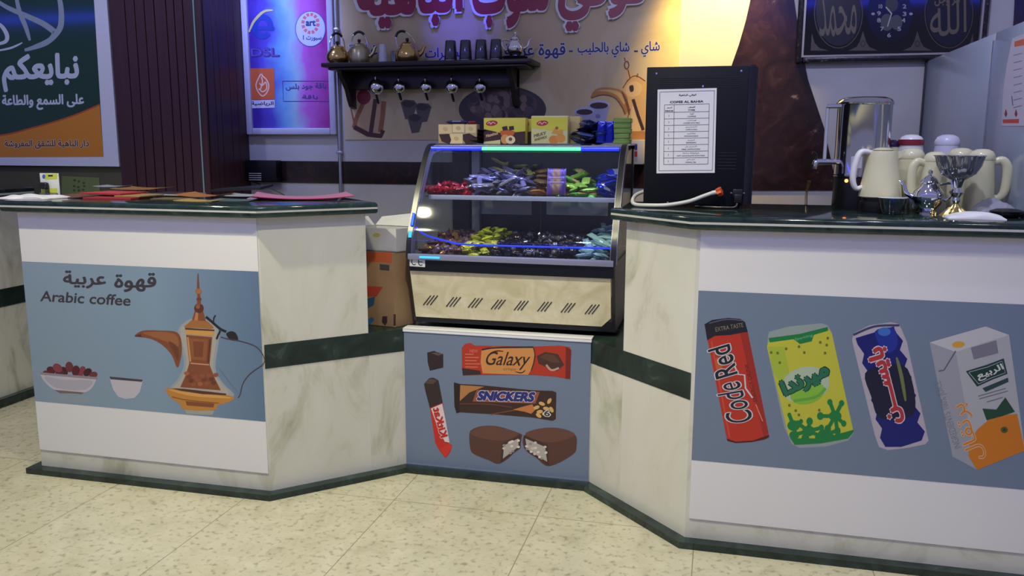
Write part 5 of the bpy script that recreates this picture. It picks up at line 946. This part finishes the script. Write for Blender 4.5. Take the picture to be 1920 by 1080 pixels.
for a in ((.04, .03, .96, .03), (.96, .03, .96, .97), (.96, .97, .04, .97), (.04, .97, .04, .03)): mline(*a)
rows = [.185]+[.275+.0776*k for k in range(9)]
for v in rows: mline(.12, v, .88, v)
for u in (.12, .285, .88): mline(u, rows[0], u, rows[-1])
p.build('printed_table', ms, smooth=0); p = MB()
def mt(t, u0, u1, v0, v1, b=.03): MS.text(p, t, mpt(u0, v1), mpt(u1, v1), mpt(u0, v0), MI, 1, b, sub=2)
mt('كوفي الباهية', .36, .66, .06, .095); mt('COFEE AL BAHIA', .21, .78, .14, .168, .05); mt('الصنف', .52, .64, .205, .228); mt('TYPE', .52, .64, .246, .263, .05); mt('السعر', .16, .25, .21, .23); mt('PRICE', .135, .27, .25, .266, .05)
for k, (a_, b_, w1, w2) in enumerate([('قهوة', 'COFFEE', .07, .14), ('قهوة بالحليب', 'COFFEE WITH MILK', .16, .28), ('كابتشينو', 'CAPPUCCINO', .2, .2), ('موكاتشينو', 'MOCHACCINO', .14, .24), ('اسبريسو', 'ESPRESSO', .12, .17), ('كابتشينو دبل', 'DBLE CAPPUCCINO', .2, .32), ('شوكولاتة ساخنة', 'HOT CHOCOLATE WITH MILK', .28, .48), ('شاي عادي', 'NORMAL TEA', .14, .18)]):
    v = rows[1+k]; mt(a_, .585-w1/2, .585+w1/2, v+.012, v+.034, .0); mt(b_, .585-w2/2, .585+w2/2, v+.047, v+.062, .02); mt('2', .19, .205, v+.028, v+.05, .02)
p.build('lettering', ms, smooth=0)
# ------------------------------------------------------------------ drinks things on the right counter
def cz(px, py, y): return aY(px, py, y).z
uy = 3.14; ux = aY(1609, 380, uy).x; R_ = .088
un = thing('water_urn', 'tall polished steel water urn with a black base and red light', 'urn', (ux, uy, ST)); L_ = Vector((ux, uy, 0))
zb, zt = cz(1610, 332, uy), cz(1610, 196, uy)
MB().lathe([(.06, ST), (.085, ST), (.088, ST+.01), (.085, zb), (.080, zb+.004)], BLACK, 40, (ux, uy, 0)).build('base', un)
MB().lathe([(R_, zb+.002), (R_+.002, zb+.008), (R_, zb+.014), (R_, zt-.004), (R_+.003, zt)], STEEL, 56, (ux, uy, 0)).build('tank', un)
MB().lathe([(R_+.003, zt), (R_+.004, zt+.006), (R_-.004, zt+.016), (R_-.02, zt+.023), (.02, zt+.026), (0, zt+.026)], STEEL, 56, (ux, uy, 0)).build('lid', un)
gxp = aY(1549, 250, uy-.02); MB().tube([(gxp.x, gxp.y, cz(1549, 302, uy)), (gxp.x, gxp.y, cz(1549, 200, uy))], .006, mat('gauge_glass', (.42, .44, .5), .1), 12, False).build('level_gauge', un)
for py in (200, 303): z = cz(1549, py, uy); MB().tube([(gxp.x-.003, gxp.y, z), (ux-R_*.85, uy-.03, z)], .008, CHROME, 10, False).build('gauge_fitting', un)
tz = cz(1540, 303, uy); tx = aY(1528, 300, uy-.03); MB().tube([(ux-R_*.8, uy-.04, tz), (tx.x+.01, uy-.05, tz), (tx.x, uy-.055, tz-.004), (tx.x-.002, uy-.055, tz-.024)], [.009, .010, .010, .007], CHROME, 12).build('tap', un)
MB().tube([(tx.x, uy-.055, tz+.004), (tx.x, uy-.055, tz+.024), (tx.x-.012, uy-.06, tz+.032)], [.005, .005, .006], BLACK, 8).build('tap_lever', un)
MB().box((tx.x-.018, uy-.07, cz(1524, 284, uy)), (tx.x-.002, uy-.05, cz(1524, 284, uy)+.004), BRASS, .001).build('tap_plate', un) if False else None
a0 = -PI/2-.42
lab = MB(); pts = []
for i in range(7): a = a0+(.40)*i/6-.10; pts.append((ux+(R_+.0008)*math.cos(a), uy+(R_+.0008)*math.sin(a)))
zl0, zl1 = cz(1575, 315, uy-.08), cz(1575, 293, uy-.08); lab.add([(x, y, zl0) for x, y in pts]+[(x, y, zl1) for x, y in pts], [[i, i+1, 8+i, 7+i] for i in range(6)], ink(186, 184, 200)); lab.build('paper_label', un)
c = aY(1587, 339, uy-.0895); MB().lathe([(.006, 0), (.005, .003), (0, .004)], mat('red_light', (.3, .05, .01), .4, emit=(1, .22, .05), es=6), 16, M=Matrix.Translation(c) @ Matrix.Rotation(PI/2, 4, 'X')).build('indicator_light', un)
tag(MB().tube([aZ(1511, 384, ST+.0005)+Vector((0, 0, 0)), aZ(1511, 384, ST)+Vector((0, 0, .05)), aZ(1511, 384, ST)+Vector((.006, -.01, .088))], [.005, .004, .006], BRASS, 10).build('brass_spout'), 'small brass spout standing near the counter edge left of the urn', 'spout')
# electric kettle in front
ky = 2.975; kx = aY(1648, 385, ky).x; kr = .066; kz0 = ST; zt = cz(1648, 283, ky); zb = cz(1648, 372, ky-.05)
kt = thing('electric_kettle', 'cream electric kettle with a broad white handle in front of the steel urn', 'kettle', (kx, ky, ST))
MB().lathe([(.0, ST), (.062, ST), (.064, ST+.004), (.062, zb-.012), (.056, zb-.008), (.056, zb)], BLACK, 44, (kx, ky, 0)).build('power_base', kt)
MB().lathe([(.060, zb), (kr, zb+.004), (kr*.97, zb+.03), (kr*.84, (zb+zt)/2), (kr*.72, zt-.03), (kr*.70, zt-.008), (kr*.67, zt), (.0, zt+.002)], CREAMP, 48, (kx, ky, 0)).build('body', kt)
MB().tube([(kx-kr*.5, ky-.01, zt-.006), (kx-kr*1.05, ky-.015, zt-.004), (kx-kr*1.30, ky-.018, zt-.045), (kx-kr*1.36, ky-.02, zb+.06), (kx-kr*1.18, ky-.018, zb+.03), (kx-kr*.88, ky-.012, zb+.036)], [.010, .013, .014, .013, .011, .008], WHITEC, 14, flat=.75).build('handle', kt)
MB().lathe([(.030, zt+.001), (.034, zt+.004), (.020, zt+.010), (0, zt+.011)], CREAMP, 30, (kx, ky, 0)).build('lid', kt)
MB().prism([(kx+kr*.55, zt-.035), (kx+kr*.66, zt), (kx+kr*1.02, zt+.001), (kx+kr*.9, zt-.012)], CREAMP, 'y', ky-.016, ky+.016).build('spout', kt)
def flask(px, y, pytop, lidm, bodym, label, hand=None, r=.048, cup=None):
    x = aY(px, 370, y).x; zt = cz(px, pytop, y); h = zt-ST
    t = thing('vacuum_flask', label, 'flask', (x, y, ST), 0, 'vacuum flasks beside the urn')
    MB().lathe([(0, ST), (r, ST), (r*1.04, ST+.006), (r*1.02, ST+.03), (r, ST+h*.45), (r*.9, ST+h*.68), (r*.84, zt-r*.78), (r*.8, zt-r*.76)], bodym, 40, (x, y, 0)).build('body', t)
    MB().lathe([(r*.86, zt-r*.80), (r*.88, zt-r*.72), (r*.86, zt-r*.45), (r*.7, zt-r*.18), (r*.4, zt-r*.03), (0, zt)], lidm, 36, (x, y, 0)).build('lid', t)
    if cup: MB().lathe([(r*.90, zt-r*.80), (r*.93, zt-r*.62), (r*.92, zt-r*.40), (r*.885, zt-r*.38)], cup, 36, (x, y, 0)).build('lid_band', t)
    if hand is not None:
        d = Vector((math.cos(hand), math.sin(hand), 0)); b = Vector((x, y, 0)); 
        MB().tube([b+d*r*.80+Vector((0, 0, zt-r*.95)), b+d*r*1.35+Vector((0, 0, zt-r*.85)), b+d*r*1.72+Vector((0, 0, zt-r*1.5)), b+d*r*1.66+Vector((0, 0, ST+h*.36)), b+d*r*1.3+Vector((0, 0, ST+h*.24)), b+d*r*.95+Vector((0, 0, ST+h*.26))], [.008, .011, .012, .011, .009, .007], bodym, 12, flat=1.3).build('handle', t)
    return t
DPUR = mat('dark_purple_plastic', (.03, .012, .06), .25); CRIM = mat('crimson_plastic', (.24, .02, .04), .25); LAV = mat('lavender_white', (.60, .60, .68), .3)
flask(1664, 3.215, 262, DPUR, CREAMP, 'flask with a dark purple lid mostly hidden behind the cream kettle', None, .031)
flask(1700, 3.20, 252, WHITEC, WHITEC, 'flask with a white and crimson domed lid behind the cream flasks', None, .046, CRIM)
flask(1767, 3.19, 252, LAV, LAV, 'pale lavender white domed flask at the back near the partition', None, .046)
flask(1703, 3.08, 277, CREAMP, CREAMP, 'cream flask just right of the electric kettle', None, .046)
flask(1748, 2.985, 284, CREAMP, CREAMP, 'cream flask with its handle to the left behind the silver teapot', PI+.1, .040)
flask(1795, 3.09, 277, CREAMP, CREAMP, 'cream flask hidden behind the crystal pedestal bowl', None, .046)
flask(1834, 2.99, 279, CREAMP, CREAMP, 'cream flask with its handle to the right nearest the partition', -.1, .044)
# crystal pedestal bowl with gold foot
by = 2.86; b_ = aZ(1776, 404, ST); bx = aY(1790, 400, by).x; zt = cz(1795, 293, by); zm = cz(1795, 337, by); zs = cz(1790, 382, by)
pb = thing('pedestal_bowl', 'crystal pedestal bowl with a fluted gold foot on the counter', 'bowl', (bx, by, ST))
MB().lathe([(.008, zs), (.012, zs-.006), (.022, ST+.022), (.040, ST+.004), (.042, ST), (.0, ST)], GOLD, 48, (bx, by, 0), wob=lambda a, i: 1+(.10*math.cos(12*a) if 0 < i < 5 else 0)).build('fluted_foot', pb)
MB().lathe([(.008, zs), (.013, zs+.01), (.010, zs+.02), (.020, zs+.035), (.012, zs+.05), (.020, zm)], CHROME, 24, (bx, by, 0), wob=lambda a, i: 1+.08*math.cos(8*a)).build('stem', pb)
MB().lathe([(.0, zm), (.020, zm), (.048, zm+.018), (.060, zm+.042), (.068, zt), (.070, zt+.002), (.066, zt), (.056, zm+.040), (.042, zm+.020), (0, zm+.006)], mat('crystal', (.30, .31, .34), .08, .7), 60, (bx, by, 0), wob=lambda a, i: 1+.05*math.cos(15*a+i)).build('faceted_bowl', pb)
MB().lathe([(.0685, zt-.001), (.0715, zt+.001), (.0685, zt+.003)], CHROME, 60, (bx, by, 0), wob=lambda a, i: 1+.04*math.cos(15*a)).build('silver_rim', pb)
ty = 2.90; tx_ = aY(1738, 400, ty).x
silverpot('teapot', 'mirror bright silver teapot standing beside the crystal pedestal bowl', 'teapot', (tx_, ty, ST), 1.05, PI-.2)
# glass bowls
def gbowl(px, y, r, h, label):
    x = aY(px, 393, y).x; t = thing('glass_bowl', label, 'bowl', (x, y, ST), 0, 'clear glass bowls in front of the flasks')
    MB().lathe([(0, ST+.001), (r*.62, ST+.001), (r*.66, ST+.004), (r*.8, ST+h*.4), (r, ST+h), (r*.96, ST+h), (r*.76, ST+h*.42), (r*.6, ST+.008), (0, ST+.007)], CLEAR, 40, (x, y, 0), wob=lambda a, i: 1+.02*math.cos(16*a)).build('bowl', t)
    MB().lathe([(r*.99, ST+h-.001), (r*1.02, ST+h+.001), (r*.97, ST+h+.002)], mat('glass_edge', (.62, .68, .68), .1), 40, (x, y, 0)).build('rim', t)
gbowl(1672, 2.865, .043, .052, 'clear glass bowl in front of the electric kettle'); gbowl(1706, 2.95, .034, .048, 'clear glass bowl close to the silver teapot')
# napkin, film, dark dish
def rag(name, label, cat, px, y, w, d, h, m, rz, seed, th=.003, nx=22, ny=14):
    random.seed(seed); x = aY(px, 400, y).x; fr = [(random.uniform(2, 9), random.uniform(2, 9), random.uniform(0, 6), random.random()) for _ in range(6)]
    def H(u, v): 
        e = max(0, (1-u*u))*max(0, 1-v*v); s_ = sum(q[3]*math.sin(q[0]*u+q[1]*v+q[2]) for q in fr)/2.6
        return h*e**.45*(.62+.35*s_)+.001
    vs = []; 
    for i in range(nx+1):
        for j in range(ny+1):
            u, v = -1+2*i/nx, -1+2*j/ny; k = 1+.12*math.sin(3*u+seed)+.06*math.sin(7*v)
            vs.append(Vector((u*w/2, v*d/2*k, 0)))
    top = [p+Vector((0, 0, H(2*p.x/w, max(-1, min(1, 2*p.y/d)))+th)) for p in vs]; q = []
    for i in range(nx):
        for j in range(ny): a = i*(ny+1)+j; q.append([a, a+ny+1, a+ny+2, a+1])
    N = len(vs); mb = MB(); bd = [i*(ny+1) for i in range(nx+1)]+[nx*(ny+1)+j for j in range(1, ny+1)]+[i*(ny+1)+ny for i in range(nx-1, -1, -1)]+[j for j in range(ny-1, 0, -1)]
    mb.add(vs+top, [[N+k for k in f] for f in q]+[f[::-1] for f in q]+[[a, b, N+b, N+a] for a, b in zip(bd, bd[1:]+bd[:1])], m)
    o = mb.build(name, smooth=70); o.location = (x, y, ST+.0004); o.rotation_euler = (0, 0, rz); return tag(o, label, cat)
rag('napkin', 'crumpled white napkin lying at the counter edge below the pedestal bowl', 'napkin', 1828, 2.745, .155, .07, .022, PAPER, -.06, 4)
FILM = mat('plastic_film', (.30, .31, .36), .15); 
rag('plastic_bag', 'crumpled clear plastic bag at the right end of the counter by the partition', 'bag', 1862, 2.90, .13, .10, .055, FILM, .2, 8)
x = aY(1888, 395, 2.83).x; tag(MB().lathe([(0, ST), (.03, ST), (.045, ST+.012), (.047, ST+.02), (.03, ST+.026), (0, ST+.028)], BLACK, 32, (x, 2.83, 0)).build('dark_lid'), 'small dark round lid lying beside the plastic bag', 'lid')
# ------------------------------------------------------------------ papers on the left counter
def leaf(name, label, cat, pts, m, th=.002, bend=0, z=0, group=None, tilt=(0, 0), edge=None, n=12):
    """a sheet or booklet whose four corners lie on the worktop; bend lifts its ends"""
    q = [aZ(px, py, ST) for px, py in pts] if len(pts[0]) == 2 and abs(pts[0][0]) > 9 else [Vector((a, b, ST)) for a, b in pts]
    vs = []
    for i in range(n+1):
        u = i/n; a = q[0]*(1-u)+q[1]*u; b = q[3]*(1-u)+q[2]*u; k = bend*(2*u-1)**2+tilt[0]*u+tilt[1]*(1-u)
        for w in (0, .5, 1): p_ = a*(1-w)+b*w; vs.append(Vector((p_.x, p_.y, ST+.0006+z+k*(.6+.4*w))))
    N = len(vs); up = Vector((0, 0, th)); mb = MB(); f = [[i*3+j, i*3+3+j, i*3+4+j, i*3+1+j] for i in range(n) for j in (0, 1)]
    mb.add(vs+[v+up for v in vs], [[N+k for k in g] for g in f]+[g[::-1] for g in f], m); bd = [i*3 for i in range(n+1)]+[n*3+1, n*3+2]+[i*3+2 for i in range(n-1, -1, -1)]+[1]
    mb.add(vs+[v+up for v in vs], [[a, b, N+b, N+a] for a, b in zip(bd, bd[1:]+bd[:1])], edge or m)
    return tag(mb.build(name, smooth=60), label, cat, group)
def Rct(px, py, w, d, rz=0):
    c = aZ(px, py, ST); ca, sa = math.cos(rz), math.sin(rz); return [(c.x+a*ca-b*sa, c.y+a*sa+b*ca) for a, b in ((-w/2, -d/2), (w/2, -d/2), (w/2, d/2), (-w/2, d/2))]
WPM = mat('crisp_white_paper', (.76, .76, .82), .5)
o = rag('paper_sheet', 'crumpled white paper sheet at the left end of the left counter', 'paper', 75, 2.76, .21, .16, .018, WPM, .02, 9); o.location.x = aZ(76, 371, ST).x; o.location.y = 2.75
PRD, POR, PTN, PBN = ink(160, 52, 58), ink(160, 108, 66), ink(168, 140, 88), ink(108, 74, 66); PDK, PGY, PPK, POL = ink(52, 44, 50), ink(146, 150, 168), ink(170, 108, 138), ink(110, 100, 70)
leaf('leaflet', 'dark leaflet with brown print beside the crumpled white paper', 'leaflet', Rct(150, 369, .17, .15, -.1), PBN, .002, .006)
leaf('booklet', 'bright red booklet lowest in the pile near the maroon column', 'booklet', Rct(222, 372, .21, .14, .04), PRD, .006, 0, edge=PRD)
leaf('booklet', 'yellow edged booklet under the right end of the red ones', 'booklet', Rct(262, 371, .12, .14, -.05), PTN, .004, 0, .0075)
leaf('booklet', 'second red booklet lying on the lowest red one', 'booklet', Rct(215, 369, .20, .16, -.06), ink(190, 66, 64), .006, 0, .0125, edge=ink(160, 46, 50))
leaf('leaflet', 'orange and tan leaflet on top of the red booklets', 'leaflet', Rct(268, 363, .20, .16, .1), ink(150, 108, 66), .002, .006, .0195)
leaf('leaflet', 'pale blue white sheet at the back of the red booklet pile', 'leaflet', Rct(212, 362, .12, .10, .05), PGY, .0012, .004, .028)
leaf('magazine', 'dark magazine with white page edges right of the red booklets', 'magazine', Rct(322, 366, .22, .16, -.08), PDK, .006, .0, .0035, edge=ink(170, 165, 165))
leaf('leaflet', 'olive grey leaflet lying under the dark magazine near the counter front', 'leaflet', Rct(328, 373, .15, .10, .02), POL, .002, 0)
leaf('leaflet', 'tan leaflet near the front edge left of the counter corner', 'leaflet', Rct(375, 377, .16, .10, .03), PTN, .002, .003)
leaf('leaflet', 'orange leaflet with curled ends in the middle of the counter', 'leaflet', Rct(385, 371, .20, .12, -.1), POR, .002, .012, .006)
leaf('leaflet', 'grey green leaflet near the counter corner', 'leaflet', Rct(440, 376, .17, .12, .12), ink(72, 92, 98), .002, .003)
leaf('leaflet', 'silver grey leaflet lying on the grey green one', 'leaflet', Rct(462, 371, .16, .12, .08), ink(150, 156, 170), .003, .004, .008)
leaf('folder', 'black folder leaning up over the leaflets at the back', 'folder', Rct(455, 366, .22, .12, .06), ink(26, 28, 34), .010, .0, .013, tilt=(.022, .004))
leaf('magazine', 'large pink magazine with upturned ends at the counter end', 'magazine', [(-1.72, 2.86), (-1.365, 3.00), (-1.46, 3.13), (-1.80, 3.03)], PPK, .003, .018, .004, edge=ink(150, 30, 60))
leaf('leaflet', 'small pink and violet leaflet left of the large pink magazine', 'leaflet', Rct(498, 373, .12, .10, .3), ink(160, 110, 160), .002, .005)
# blister pack hanging card with black device
bl = thing('blister_pack', 'yellow and white blister pack with a black gadget standing at the left counter', 'pack', (-2.63, 2.90, ST)); yb = 2.90
BPS = Sheet((0, yb-.0005, 0), (0, -1, 0)); a, b = aY(78, 368, yb), aY(109, 325, yb)
MB().box((a.x, yb, ST+.0005), (b.x, yb+.003, b.z), mat('card_white', (.66, .68, .66), .5), .0008).build('card', bl)
p = MB(); YGc = ink(196, 204, 70); BPS.poly(p, [(84, 326), (108, 326), (107, 336), (84, 336)], YGc, 1); BPS.poly(p, [(78, 354), (107, 353), (106, 366), (77, 366)], YGc, 1); BPS.poly(p, [(90, 328), (99, 328), (99, 331), (90, 331)], ink(40, 40, 40), 2); BPS.blob(p, 82, 331, 3, 4, ink(60, 90, 180), 2, 12); p.build('printed_card', bl, smooth=0)
c1 = aY(87, 348, yb); MB().box((c1.x-.022, yb-.022, c1.z-.014), (c1.x+.018, yb-.0008, c1.z+.014), BLACK, .008, seg=3).build('gadget', bl); MB().box((c1.x+.004, yb-.016, c1.z-.040), (c1.x+.016, yb-.0008, c1.z-.012), DARK, .004).build('gadget_stem', bl)
MB().box((a.x+.004, yb-.018, ST+.0005), (b.x-.006, yb-.0006, ST+.014), CLEAR, .004).build('blister', bl)
